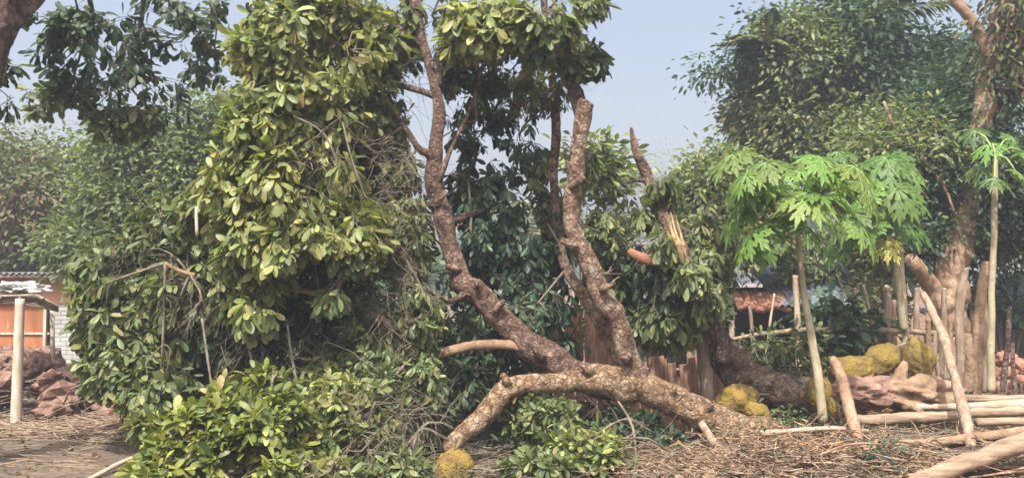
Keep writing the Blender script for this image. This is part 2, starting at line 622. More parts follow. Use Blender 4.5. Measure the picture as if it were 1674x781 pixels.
def brick_mat(name, c1, c2, mortar, sc=9.0):
    m, nt, b = new_mat(name)
    g = nt.nodes.new('ShaderNodeNewGeometry')
    sx = nt.nodes.new('ShaderNodeSeparateXYZ')
    cx = nt.nodes.new('ShaderNodeCombineXYZ')
    nt.links.new(g.outputs['Position'], sx.inputs[0])
    nt.links.new(sx.outputs['X'], cx.inputs['X'])
    nt.links.new(sx.outputs['Z'], cx.inputs['Y'])
    br = nt.nodes.new('ShaderNodeTexBrick')
    br.inputs['Color1'].default_value = (*c1, 1)
    br.inputs['Color2'].default_value = (*c2, 1)
    br.inputs['Mortar'].default_value = (*mortar, 1)
    br.inputs['Scale'].default_value = 1.0
    br.inputs['Brick Width'].default_value = 0.24
    br.inputs['Row Height'].default_value = 0.085
    br.inputs['Mortar Size'].default_value = 0.009
    nt.links.new(cx.outputs[0], br.inputs['Vector'])
    n = N_(nt, 'ShaderNodeTexNoise', Scale=3.0, Detail=5)
    nt.links.new(g.outputs['Position'], n.inputs['Vector'])
    r = ramp(nt, n.outputs['Fac'], [(0.3, (.7, .7, .7)), (0.7, (1.2, 1.15, 1.1))])
    mu = nt.nodes.new('ShaderNodeMix')
    mu.data_type = 'RGBA'
    mu.blend_type = 'MULTIPLY'
    mu.inputs['Factor'].default_value = 1
    nt.links.new(br.outputs['Color'], mu.inputs[6])
    nt.links.new(r.outputs[0], mu.inputs[7])
    nt.links.new(mu.outputs[2], b.inputs['Base Color'])
    b.inputs['Roughness'].default_value = .9
    bump(nt, b, br.outputs['Fac'], -0.5, 0.01)
    return m


BRICK = brick_mat('brick', (.42, .17, .09), (.52, .25, .14), (.36, .27, .22))
BRICKW = brick_mat('whitewashed_brick', (.38, .38, .38), (.30, .31, .32), (.14, .155, .165))


def fruit_mat():
    m, nt, b = new_mat('jackfruit_skin')
    co = coords(nt)
    v = N_(nt, 'ShaderNodeTexVoronoi', Scale=85.0)
    nt.links.new(co, v.inputs['Vector'])
    n = N_(nt, 'ShaderNodeTexNoise', Scale=6.0, Detail=5)
    nt.links.new(co, n.inputs['Vector'])
    r = ramp(nt, n.outputs['Fac'], [(0.3, (.11, .085, .02)), (0.48, (.22, .165, .025)), (0.68, (.33, .225, .035))])
    r2 = ramp(nt, v.outputs['Distance'], [(0.0, (1.1, 1.06, 1)), (0.65, (.66, .62, .52))])
    mu = nt.nodes.new('ShaderNodeMix')
    mu.data_type = 'RGBA'
    mu.blend_type = 'MULTIPLY'
    mu.inputs['Factor'].default_value = 1
    nt.links.new(r.outputs[0], mu.inputs[6])
    nt.links.new(r2.outputs[0], mu.inputs[7])
    n3 = N_(nt, 'ShaderNodeTexNoise', Scale=9.0, Detail=4)
    nt.links.new(co, n3.inputs['Vector'])
    r3 = ramp(nt, n3.outputs['Fac'], [(0.54, (0, 0, 0)), (0.66, (.8, .8, .8))])
    nt.links.new(mixc(nt, r3.outputs[0], mu.outputs[2], (.14, .08, .03)), b.inputs['Base Color'])
    b.inputs['Roughness'].default_value = .6
    inv = nt.nodes.new('ShaderNodeMath')
    inv.operation = 'SUBTRACT'
    inv.inputs[0].default_value = 1
    nt.links.new(v.outputs['Distance'], inv.inputs[1])
    bump(nt, b, inv.outputs[0], 0.9, 0.012)
    return m


FRUIT = fruit_mat()


def ground_mat():
    m, nt, b = new_mat('trodden_soil')
    co = coords(nt)
    n = N_(nt, 'ShaderNodeTexNoise', Scale=0.55, Detail=8, Roughness=0.7)
    nt.links.new(co, n.inputs['Vector'])
    n2 = N_(nt, 'ShaderNodeTexNoise', Scale=14.0, Detail=6, Roughness=0.75)
    nt.links.new(co, n2.inputs['Vector'])
    r = ramp(nt, n.outputs['Fac'], [(0.35, (.06, .052, .042)), (0.5, (.125, .098, .074)), (0.65, (.19, .14, .10))])
    r2 = ramp(nt, n2.outputs['Fac'], [(0.35, (.55, .55, .55)), (0.65, (1.35, 1.3, 1.2))])
    mu = nt.nodes.new('ShaderNodeMix')
    mu.data_type = 'RGBA'
    mu.blend_type = 'MULTIPLY'
    mu.inputs['Factor'].default_value = 1
    nt.links.new(r.outputs[0], mu.inputs[6])
    nt.links.new(r2.outputs[0], mu.inputs[7])
    # redder soil on the right by the digging
    sx = nt.nodes.new('ShaderNodeSeparateXYZ')
    nt.links.new(co, sx.inputs[0])
    mr = N_(nt, 'ShaderNodeMapRange')
    mr.inputs['From Min'].default_value = 0.5
    mr.inputs['From Max'].default_value = 3.0
    nt.links.new(sx.outputs['X'], mr.inputs['Value'])
    mu2 = nt.nodes.new('ShaderNodeMix')
    mu2.data_type = 'RGBA'
    mu2.blend_type = 'MULTIPLY'
    nt.links.new(mr.outputs[0], mu2.inputs['Factor'])
    nt.links.new(mu.outputs[2], mu2.inputs[6])
    mu2.inputs[7].default_value = (1.4, 1.0, .78, 1)
    nt.links.new(mu2.outputs[2], b.inputs['Base Color'])
    b.inputs['Roughness'].default_value = .95
    bump(nt, b, n2.outputs['Fac'], 0.9, 0.05)
    return m


# ------------------------------------------------------------------ ground
def build_ground():
    xs = np.sinh(np.linspace(-4.2, 4.2, 170)) / math.sinh(4.2) * 400
    ys = 8.5 + np.sinh(np.linspace(-2.2, 5.2, 190)) / math.sinh(5.2) * 700
    xs = np.unique(np.concatenate([xs, np.linspace(-8, 8, 110)]))
    ys = np.unique(np.concatenate([ys, np.linspace(6, 14, 80)]))
    V = [(x, y, gz(x, y)) for y in ys for x in xs]
    nx = len(xs)
    Fc = [(j * nx + i, j * nx + i + 1, (j + 1) * nx + i + 1, (j + 1) * nx + i) for j in range(len(ys) - 1) for i in range(nx - 1)]
    me = bpy.data.meshes.new('ground')
    me.from_pydata(V, [], Fc)
    tag(link('ground', me, ground_mat()), 'bare brown trodden soil', None, None, 'structure')


build_ground()

# ------------------------------------------------------------------ haze (air)
hz = MB().box((0, 92, 15.0), 260, 196, 32.6).build('haze', bpy.data.materials.new('haze_air'), None, False)
hm = hz.data.materials[0]
hm.use_nodes = True
hm.node_tree.nodes.clear()
ho = hm.node_tree.nodes.new('ShaderNodeOutputMaterial')
hv = hm.node_tree.nodes.new('ShaderNodeVolumePrincipled')
hv.inputs['Color'].default_value = (.80, .87, 1.0, 1)
hv.inputs['Density'].default_value = 0.0033
hv.inputs['Anisotropy'].default_value = 0.1
hm.node_tree.links.new(hv.outputs[0], ho.inputs['Volume'])
tag(hz, 'thin pale blue haze in the air', None, None, 'stuff')

# ------------------------------------------------------------------ far trees
def bg_tree(name, label, group, trunk, limbs, ells, tmat, lmat, L, detail=1, sig=0.3, sub=10, droop=.4, mult=1.0):
    b = at(*trunk[0][:3])
    root = empty(name, (b.x, b.y, 0), label, 'tree', group)
    limb('trunk', trunk, tmat, root, 12, .1, .2, 0.15)
    for l in limbs:
        limb('branch', l, tmat, root, 8, .1, .1, 0.15)
    cloud(root, 'crown', ells, lmat, L, .45, detail, sub, sig, droop, mult)
    return root


FAR = 'hazy trees far behind'
for (px, py, rx, ry, Y, lab, n) in [
    (1082, 330, 62, 92, 150, 'tall blue hazy tree far off in the gap right of the upright cut limb', 2600),
    (1010, 400, 60, 60, 120, 'low hazy tree far off just left of the tall hazy one', 1800),
    (1180, 380, 60, 80, 120, 'hazy tree far off behind the drooping broken branch', 2200),
    (840, 400, 90, 70, 70, 'hazy tree far off behind the middle of the fallen crown', 2200),
    (640, 410, 120, 60, 66, 'hazy tree far off seen through the twigs left of the tall limb', 2200),
    (430, 390, 130, 80, 58, 'hazy tree far off hidden behind the large sunlit crown', 1500),
    (1380, 370, 130, 90, 50, 'hazy tree far off behind the papaya leaves', 2200),
    (1600, 360, 130, 110, 45, 'hazy tree far off at the right edge of the picture', 2200),
]:
    bg_tree('distant_tree', lab, FAR, [(px, 485, Y, 7), (px + 3, 430, Y, 6), (px, py + 10, Y, 4)],
            [[(px, 420, Y, 3), (px + rx * .5, py, Y, 2)], [(px, 430, Y, 3), (px - rx * .5, py + 8, Y, 2)]],
            [(px, py, rx, ry, Y, 3.0, n, 'mid'), (px + rx * .5, py + ry * .4, rx * .7, ry * .6, Y, 2.5, n // 2, 'mid'),
             (px - rx * .5, py + ry * .45, rx * .7, ry * .55, Y, 2.5, n // 2, 'cool')], BARK_GREY, LEAF_DULL, 0.75, 0, 0.8, 14)

# ------------------------------------------------------------------ left background trees
bg_tree('leafy_tree', 'grey-green bushy tree rising behind the big crown left of centre', 'trees behind the yard',
        [(265, 600, 15.5, 13), (270, 440, 15.5, 10), (290, 300, 15.5, 6)],
        [[(268, 420, 15.5, 6), (200, 330, 15.5, 3)], [(270, 400, 15.5, 6), (340, 280, 15.5, 3)], [(268, 440, 15.5, 6), (370, 350, 15.2, 3)]],
        [(280, 330, 110, 100, 15.5, 1.3, 7000, 'grey'), (360, 230, 70, 80, 15.5, 1.0, 3000, 'grey'), (180, 380, 80, 70, 15, 1.0, 4000, 'grey'),
         (250, 250, 90, 50, 15.5, 1.0, 2600, 'grey'), (330, 420, 110, 80, 15, 1.1, 4500, 'mid')],
        BARK_GREY, LEAF_DULL, 0.13, 1, 0.24, 24, .7, 2.0)
bg_tree('leafy_tree', 'olive tree with dry brown leaves above the shed roof at the far left', 'trees behind the yard',
        [(50, 590, 21, 10), (45, 440, 21, 8), (60, 300, 21, 5)],
        [[(48, 400, 21, 4), (10, 300, 21, 2)], [(48, 420, 21, 4), (110, 320, 21, 2)]],
        [(60, 330, 80, 90, 21, 1.8, 5200, 'olive'), (20, 270, 70, 60, 21, 1.6, 2200, 'olive'), (110, 290, 55, 55, 21, 1.5, 2200, 'grey'),
         (50, 350, 60, 45, 20, 1.0, 900, 'dry'), (120, 400, 90, 40, 21, 1.5, 2200, 'olive')],
        BARK_GREY, LEAF_DULL, 0.17, 1, 0.34, 18, .8, 1.8)
bg_tree('leafy_tree', 'dark blue-green tree low behind the shed roof at the far left', 'trees behind the yard',
        [(70, 560, 28, 8), (70, 460, 28, 7), (70, 420, 28, 4)], [[(70, 440, 28, 4), (30, 400, 28, 2)]],
        [(60, 410, 110, 45, 28, 2.2, 5200, 'cool'), (-40, 400, 90, 60, 28, 2, 2500, 'cool'), (170, 420, 90, 45, 28, 2, 2500, 'cool')],
        BARK_GREY, LEAF_DULL, 0.32, 1, 0.4, 12)

# dark tree leaning in from the left, its crown hanging over the top left
root = empty('overhanging_tree', (*at(-75, 700, 7.6)[:2], 0),
             'dark brown tree at the left edge with big leaves hanging against the sky', 'tree')
limb('trunk', [(-90, 830, 7.6, 34), (-74, 600, 7.6, 27), (-50, 380, 7.6, 24), (-44, 230, 7.6, 23), (-18, 80, 7.6, 26), (20, -40, 7.6, 26), (60, -170, 7.6, 20)],
     BARK_RED, root, 14)
limb('branch', [(-12, 90, 7.6, 18), (40, 10, 7.8, 16), (130, -60, 8.2, 12), (240, -70, 8.8, 8), (330, -20, 9.3, 4)], BARK_RED, root, 10)
limb('branch', [(130, -60, 8.2, 6), (150, 20, 8.8, 4), (140, 100, 9, 2.5)], BARK_GREY, root, 8)
limb('branch', [(240, -70, 8.8, 6), (230, 40, 9.2, 4), (200, 130, 9.4, 2.5)], BARK_GREY, root, 8)
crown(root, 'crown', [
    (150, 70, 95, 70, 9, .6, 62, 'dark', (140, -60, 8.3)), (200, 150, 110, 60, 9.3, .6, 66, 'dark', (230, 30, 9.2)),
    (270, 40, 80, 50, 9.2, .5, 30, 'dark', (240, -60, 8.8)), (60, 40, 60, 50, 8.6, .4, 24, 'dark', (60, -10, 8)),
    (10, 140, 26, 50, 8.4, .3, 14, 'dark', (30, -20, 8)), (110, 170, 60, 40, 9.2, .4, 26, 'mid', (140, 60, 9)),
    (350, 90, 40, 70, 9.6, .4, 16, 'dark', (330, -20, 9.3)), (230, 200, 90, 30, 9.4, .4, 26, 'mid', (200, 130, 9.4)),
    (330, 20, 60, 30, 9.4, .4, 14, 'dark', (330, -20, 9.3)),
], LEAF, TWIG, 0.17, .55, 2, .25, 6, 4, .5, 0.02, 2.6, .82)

# ------------------------------------------------------------------ right background trees
root = empty('pruned_tree', (*at(1548, 600, 13)[:2], 0), 'tall pale brown forked tree with lopped limbs at the right', 'tree')
limb('trunk', [(1550, 612, 13, 34), (1552, 540, 13, 30), (1548, 480, 13, 26), (1556, 420, 13, 22), (1578, 350, 13, 18), (1585, 280, 13, 16),
               (1606, 190, 13, 17), (1622, 100, 13, 16), (1640, 20, 13, 12), (1650, -60, 13, 9)], BARK_TAN, root, 16, .12, .4)
limb('branch', [(1543, 500, 13, 17), (1516, 462, 12.9, 13), (1490, 424, 12.7, 11)], BARK_TAN, root, 12)
limb('branch', [(1622, 110, 13, 11), (1600, 55, 13, 9), (1562, 0, 13, 8), (1530, -50, 13, 6)], BARK_TAN, root, 10)
limb('branch', [(1608, 180, 13, 8), (1650, 110, 12.8, 6), (1690, 30, 12.6, 4)], BARK_GREY, root, 8)
limb('branch', [(1640, 40, 13, 7), (1670, -20, 13, 5)], BARK_GREY, root, 8)
cloud(root, 'crown', [
    (1590, 150, 60, 70, 13.6, .9, 2200, 'cool'), (1540, 220, 80, 70, 13.8, .9, 3200, 'cool'), (1480, 260, 90, 70, 13.4, .8, 3600, 'mid'),
    (1600, 270, 90, 60, 13.2, .8, 3600, 'cool'), (1560, 350, 110, 60, 13.8, .9, 3600, 'dark'), (1500, 350, 70, 60, 13.2, .6, 2000, 'dark'),
    (1650, 350, 70, 80, 13.6, .8, 2600, 'cool')], LEAF_DULL, .115, .4, 1, 24, .2, .4, 1.9)
cloud(root, 'dead_leaves', [(1650, 60, 34, 80, 12.8, .35, 600, 'dry'), (1668, 10, 40, 50, 12.8, .35, 900, 'dark'), (1650, 90, 40, 60, 12.9, .35, 700, 'olive'), (1655, 140, 26, 30, 12.8, .3, 260, 'dry')],
      DRYLEAF, .15, .34, 1, 9, .13, 2.2)

bg_tree('leafy_tree', 'broad green tree filling the upper right of the sky', 'trees behind the yard',
        [(1380, 600, 17, 18), (1385, 450, 17, 15), (1375, 300, 17, 11), (1380, 150, 17, 7)],
        [[(1378, 300, 17, 8), (1300, 200, 17, 5), (1240, 120, 17, 3)], [(1378, 280, 17, 7), (1460, 170, 17, 5), (1500, 90, 17, 3)],
         [(1378, 330, 17, 6), (1290, 290, 17, 4)], [(1250, 135, 17, 3), (1200, 128, 17, 2), (1140, 116, 17, 1.2)], [(1290, 200, 17, 3), (1240, 190, 17, 2), (1206, 178, 17, 1.2)]],
        [(1300, 110, 85, 75, 17, 1.1, 4200, 'grey'), (1390, 80, 85, 85, 17, 1.2, 4200, 'cool'), (1340, 190, 110, 60, 17, 1.2, 5200, 'mid'),
         (1450, 150, 90, 70, 17, 1.2, 4200, 'cool'), (1540, 110, 60, 50, 17.5, 1.0, 2000, 'cool'), (1260, 190, 50, 55, 17, .8, 1700, 'olive'),
         (1400, 250, 120, 60, 16.5, 1, 4200, 'mid'), (1222, 100, 22, 20, 17, .5, 260, 'cool'), (1160, 120, 26, 9, 17, .3, 110, 'cool'),
         (1225, 180, 20, 12, 17, .4, 140, 'cool'), (1260, 40, 22, 20, 17.2, .4, 160, 'cool')],
        BARK_GREY, LEAF_DULL, .15, 1, .24, 26, .9, 2.3)
bg_tree('leafy_tree', 'light green bushy tree beside the broken upright stump', 'trees behind the yard',
        [(1180, 560, 14.5, 9), (1178, 440, 14.5, 7), (1175, 330, 14.5, 4)],
        [[(1178, 420, 14.5, 4), (1130, 320, 14.5, 2)], [(1178, 400, 14.5, 4), (1215, 310, 14.5, 2)]],
        [(1175, 310, 70, 55, 14.5, .9, 2600, 'mid'), (1200, 370, 80, 60, 14, .9, 2800, 'olive'), (1150, 400, 50, 50, 14.5, .8, 1700, 'mid'),
         (1135, 290, 14, 20, 14.5, .3, 110, 'grey'), (1165, 262, 40, 18, 14.5, .4, 300, 'grey')],
        BARK_GREY, LEAF_DULL, .13, 1, .2, 20, .5, 1.7)


def frond(c, az, el, ln, pal, parent, mat, sag=0.5):
    lv, tb = Leaves(), MB()
    d = Vector((math.cos(az) * math.cos(el), math.sin(az) * math.cos(el), math.sin(el)))
    pts = []
    for i in range(13):
        t = i / 12
        pts.append(c + d * ln * t + Vector((0, 0, -sag * ln * t * t)))
    tb.tube(pts, [0.035 * (1 - .8 * i / 12) for i in range(13)], 5)
    side = d.cross(Vector((0, 0, 1))).normalized()
    for i in range(70):
        t = 0.12 + .88 * i / 70
        p = c + d * ln * t + Vector((0, 0, -sag * ln * t * t))
        for s in (-1, 1):
            q = (side * s + d * .7 + Vector((0, 0, -.45 + random.uniform(-.2, .2)))).normalized()
            l = ln * .27 * math.sin(math.pi * min(.97, t * .85 + .12)) * random.uniform(.8, 1.1)
            lv.add(p, q, Vector((0, 0, 1)) + rvec() * .3, l, .045, leafcol(pal), .25)
    f = lv.build('frond', mat, parent, 1)
    t = tb.build('stalk', BARK_TAN, None)
    t.parent = f


pc = at(1430, 38, 16.9)
root = empty('palm_tree', (pc.x, pc.y, 0), 'dark feathery palm whose fronds rise behind the broad tree at the upper right', 'palm')
limb('trunk', [(1440, 590, 18.2, 9), (1436, 300, 17.8, 8), (1430, 150, 17.2, 7), (1430, 42, 16.9, 6)], BARK_GREY, root, 10)
for k in range(12):
    frond(pc, k * 2.4, random.uniform(.5, 1.35), random.uniform(1.5, 2.0), 'grey', root, LEAF_DULL, random.uniform(.3, .8))
pc = at(1250, 70, 16.2)
root = empty('palm_tree', (pc.x, pc.y, 0), 'smaller palm with spiky frond tips at the left side of the broad tree', 'palm')
limb('trunk', [(1290, 590, 18, 7), (1275, 300, 17.8, 6), (1250, 72, 16.2, 5)], BARK_GREY, root, 10)
for k in range(12):
    frond(pc, k * 2.4 + .5, random.uniform(.2, 1.3), random.uniform(.6, 1.0), 'grey', root, LEAF_DULL, random.uniform(.3, .7))

# ------------------------------------------------------------------ low bushes and undergrowth behind
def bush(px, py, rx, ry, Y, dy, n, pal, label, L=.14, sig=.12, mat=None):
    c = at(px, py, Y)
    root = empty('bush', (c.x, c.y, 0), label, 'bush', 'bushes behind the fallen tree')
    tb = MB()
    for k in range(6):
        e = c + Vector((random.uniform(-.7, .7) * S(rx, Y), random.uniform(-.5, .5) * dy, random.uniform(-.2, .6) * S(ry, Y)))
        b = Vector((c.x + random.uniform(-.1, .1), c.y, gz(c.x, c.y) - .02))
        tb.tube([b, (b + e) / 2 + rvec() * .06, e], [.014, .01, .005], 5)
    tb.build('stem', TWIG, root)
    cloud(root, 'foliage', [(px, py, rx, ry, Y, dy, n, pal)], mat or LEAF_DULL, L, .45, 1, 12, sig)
    return root


bush(1370, 535, 55, 48, 11.2, .35, 700, 'cool', 'blue-green broad-leaved bush behind the yellow fruit', .17)
bush(1290, 590, 50, 45, 9.9, .3, 450, 'olive', 'dry olive undergrowth behind the second fallen trunk', .10)
bush(1240, 575, 40, 28, 9.9, .25, 220, 'grey', 'small grey-green weeds against the second fallen trunk', .10)
bush(1430, 470, 80, 60, 13.5, .5, 1500, 'olive', 'olive bush under the papaya leaves', .12)
bush(1340, 430, 90, 50, 14.2, .5, 1500, 'mid', 'leafy bush in front of the blue-grey roof', .12)
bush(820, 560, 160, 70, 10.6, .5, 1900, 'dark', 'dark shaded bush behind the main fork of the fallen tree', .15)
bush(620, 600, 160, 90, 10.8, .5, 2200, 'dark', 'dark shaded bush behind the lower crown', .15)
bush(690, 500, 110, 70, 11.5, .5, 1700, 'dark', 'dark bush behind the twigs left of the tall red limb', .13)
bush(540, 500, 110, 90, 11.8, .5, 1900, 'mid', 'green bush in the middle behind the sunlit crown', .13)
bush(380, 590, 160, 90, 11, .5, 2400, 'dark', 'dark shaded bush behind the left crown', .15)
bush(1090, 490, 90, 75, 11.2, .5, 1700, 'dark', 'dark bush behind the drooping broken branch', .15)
bush(1640, 470, 60, 50, 14, .4, 900, 'cool', 'green bush at the right edge below the pruned tree', .13)
bush(1230, 730, 45, 18, 7.9, .2, 120, 'olive', 'low weeds at the foot of the fallen trunk', .07, .06)
bush(1440, 745, 40, 26, 7.5, .2, 260, 'cool', 'small blue-green weed growing through the brushwood', .06, .05)
bush(1280, 680, 40, 24, 8.9, .2, 200, 'grey', 'small grey weeds between the two fallen trunks', .08, .06)
bush(985, 310, 32, 70, 13, .4, 700, 'olive', 'thin olive sapling tops right of the upright limb', .13, .16)
bush(960, 320, 60, 90, 12.5, .5, 1500, 'mid', 'green sapling behind the upright limb', .16, .18)

# ------------------------------------------------------------------ sheds
def corrugated(name, a, b, depth_vec, mat, parent, amp=.02, pitch=.09, thick=.006):
    """corrugated sheet: from a to b along the ridge, depth_vec down the slope"""
    L_ = (b - a).length
    n = int(L_ / pitch * 6)
    u = (b - a).normalized()
    nn = u.cross(depth_vec).normalized()
    V, Fc = [], []
    for i in range(n + 1):
        x = L_ * i / n
        h = amp * math.sin(x / pitch * 2 * math.pi)
        for s in (0, 1):
            for k in (0, 1):
                V.append(a + u * x + depth_vec * s + nn * (h + thick * k))
    for i in range(n):
        o, q = i * 4, (i + 1) * 4
        Fc += [(o, q, q + 2, o + 2), (o + 1, o + 3, q + 3, q + 1), (o, o + 1, q + 1, q), (o + 2, q + 2, q + 3, o + 3)]
    me = bpy.data.meshes.new(name)
    me.from_pydata([tuple(v) for v in V], [], Fc)
    return link(name, me, mat, parent)


# left: low brick shed with orange panels
Y = 17.5
g0 = at(0, 590, Y)
root = empty('brick_shed', (at(60, 590, Y).x, Y, 0), 'low brick shed with orange panels and a grey roof edge at the left', 'shed')
xl, xd, xw, xr = at(-260, 0, Y).x, at(92, 0, Y).x, at(92, 0, Y).x, at(300, 0, Y).x
zt, zl = at(0, 452, Y).z, at(0, 496, Y).z
MB().box(((xl + xr) / 2, Y + .12, (zl + zt) / 2), xr - xl, .24, zt - zl).build('wall', BRICK, root, False)
MB().box(((xw + xr) / 2 + .02, Y + .125, zl / 2 - .05), xr - xw - .04, .22, zl + .1 - .004).build('whitewashed_wall', BRICKW, root, False)['label'] = 'whitewashed lower brick wall'
MB().box(((xl + xr) / 2, Y + 2.2, zt / 2), xr - xl, .2, zt).build('back_wall', BRICK, root, False)
pw = at(40, 0, Y).x
for (a, b) in ((-260, -60), (-56, 38), (43, 84)):
    x0, x1 = at(a, 0, Y).x, at(b, 0, Y).x
    MB().box(((x0 + x1) / 2, Y + .10, zl / 2), x1 - x0, .05, zl - .02).build('door_panel', ORANGE, root, False)
fm = MB()
for a in (-58, 40, 86):
    fm.box((at(a, 0, Y).x, Y + .03, zl / 2), .055, .06, zl - .01)
fm.box(((xl + xd) / 2, Y + .055, at(0, 545, Y).z), xd - xl, .03, .04)
fm.build('door_frame', WHITEWASH, root, False)
r = corrugated('roof', Vector((xl - .2, Y - .35, zt + .06)), Vector((xr + .2, Y - .35, zt + .06)), Vector((0, 2.9, .03)), TIN, root, .02, .12)
MB().box(((xl + xr) / 2, Y - .30, zt + .015), xr - xl + .3, .05, .07).build('eaves_board', BARK_GREY, root, False)

# canopy with cloth and post
root = empty('whitewashed_post', tuple(at(30, 690, 9.9)), 'pale upright post carrying the small canopy at the far left', 'post')
b = at(30, 690, 9.9)
pts, rad = spline([at(26, 700, 9.9), at(29, 600, 9.9), at(33, 488, 9.9)], [S(9, 9.9), S(8, 9.9), S(7, 9.9)], .1)
MB().tube(pts, rad, 8, .05, True, 3).build('shaft', WHITEWASH, root)
root = empty('pole_canopy', tuple(at(20, 492, 10.2)), 'thin sagging canopy of grey sticks on the pale post', 'canopy')
cb = MB()
for k in range(9):
    y0 = 10.02 + k * .11
    cb.tube([at(-90, 482 + k * .8, y0), at(0, 484 + k, y0), at(60, 482 + k * 2.3, y0), at(95, 500 + k, y0)], [.013] * 4, 5, .1)
for px in (-60, 0, 32, 70):
    cb.tube([at(px, 487, 9.98), at(px + 2, 496, 10.95)], [.016, .014], 5)
cb.build('pole_frame', TWIG_PALE, root)
# back leg of the canopy
MB().tube([at(87, 610, 10.97), at(86, 560, 10.97), at(85, 495, 10.97)], [.03, .028, .025], 7, .08).build('back_post', WHITEWASH, root)


def blob(name, c, rx, ry, rz, mat, parent=None, amp=.25, freq=2.2, seed=0, sub=4, flat=None):
    import bmesh
    bm = bmesh.new()
    bmesh.ops.create_icosphere(bm, subdivisions=sub, radius=1)
    me = bpy.data.meshes.new(name)
    for v in bm.verts:
        q = v.co.copy()
        k = 1 + amp * noise.noise(q * freq + Vector((seed, seed * .7, 0))) + amp * .4 * noise.noise(q * freq * 3 + Vector((0, seed, 0)))
        v.co = Vector((q.x * rx * k, q.y * ry * k, q.z * rz * k))
        if flat is not None and v.co.z < flat:
            v.co.z = flat
    bm.to_mesh(me)
    bm.free()
    o = link(name, me, mat, parent)
    o.location = c
    return o


o = blob('white_cloth', at(28, 473, 10.3), S(36, 10.1), .22, S(10, 10.1), WHITE, None, .9, 2.6, 4, 5)
tag(o, 'crumpled white cloth heaped on the canopy above the pale post', 'cloth')

# heap of red earth clods, every clod its own
CG = 'red-brown clods heaped in front of the shed'
protos = []
for k in range(6):
    p = blob('earth_clod', (0, 0, 0), 1, .85, .72, CLOD, None, .6, 1.9, k * 3.3, 4 if k < 3 else 2)
    if k >= 3:
        p.data.polygons.foreach_set('use_smooth', np.zeros(len(p.data.polygons), dtype=bool))
    protos.append(p)
random.seed(21)
spots = []
for k in range(72):
    px = random.uniform(-40, 235)
    Yc = random.uniform(10.3, 12.0)
    top = 0.62 * math.exp(-((px - 40) / 150.0) ** 2) + .12
    z = random.uniform(0.02, 1) ** .8 * top * (1 - abs(Yc - 11.1) / 1.3 * .6)
    spots.append((px, Yc, z * .92, random.uniform(.13, .24) if k < 46 else random.uniform(.05, .12)))
big = {0: (108, 10.3, .12, .23, 'large rounded orange-brown clod at the front of the heap'),
       1: (10, 11.2, .58, .27, 'large clod on top of the heap at the left edge'),
       2: (75, 11.2, .56, .28, 'big pale clod on top of the heap below the orange panels'),
       3: (140, 11, .42, .22, 'reddish clod high on the right side of the heap')}
for k, (px, Yc, z, r) in enumerate(spots):
    sz = 'big' if r > .19 else 'middling' if r > .12 else 'small'
    hz_ = 'low' if z < .18 else 'halfway up' if z < .38 else 'high'
    wh = ('beyond the picture edge' if px < -60 else 'at the picture edge' if px < 5 else 'behind the pale post' if px < 50 else
          'right of the pale post' if px < 90 else 'below the whitewashed bricks' if px < 140 else 'near the leaves' if px < 190 else 'under the leaves')
    fr = 'front' if Yc < 11.1 else 'back'
    lab = '%s clod %s on the heap %s, %s' % (sz, hz_, fr, wh)
    if k in big:
        px, Yc, z, r, lab = big[k]
    o = protos[k] if k < 6 else protos[k % 6].copy()
    if k >= 6:
        COL.objects.link(o)
    x = at(px, 0, Yc).x
    o.location = (x, Yc, max(z, r * .4))
    o.scale = (r, r, r * random.uniform(.8, 1.1))
    o.rotation_euler = (random.uniform(-.6, .6), random.uniform(-.6, .6), random.uniform(0, 6))
    tag(o, lab, 'clod', CG)

_by = {}
for o in COL.objects:
    if o.get('group') == CG:
        _by.setdefault(o['label'], []).append(o)
for _l, _os in _by.items():
    if len(_os) > 1:
        _os.sort(key=lambda q: q.location.x)
        _w = ('left one', 'right one') if len(_os) == 2 else ('left one', 'middle one', 'right one')
        for _i, o in enumerate(_os[:3]):
            o['label'] = _l + ', ' + _w[_i]

# middle / right huts
Y = 15.0
root = empty('tiled_hut', tuple(Vector((at(1060, 0, Y).x, Y, 0))), 'low hut with a grey roof and a red tiled edge behind the broken branch', 'shed')
x0, x1 = at(985, 0, Y).x, at(1125, 0, Y).x
MB().box(((x0 + x1) / 2, Y + .6, .72), x1 - x0 - .1, .9, 1.44).build('wall', DARK, root, False)
corrugated('roof', Vector((x0, Y - .1, at(0, 412, Y).z)), Vector((x1, Y - .1, at(0, 416, Y).z)), Vector((0, 1.5, .35)), TIN, root, .02, .1)
tb = MB()
for k in range(18):
    tx = x0 + (x1 - x0) * (k + .5) / 18
    tb.tube([Vector((tx, Y - .32, at(0, 440, Y).z - .002 * k)), Vector((tx, Y - .1, at(0, 420, Y).z))], [.05, .045], 7, .1)
tb.build('roof_tiles', CLAY, root)

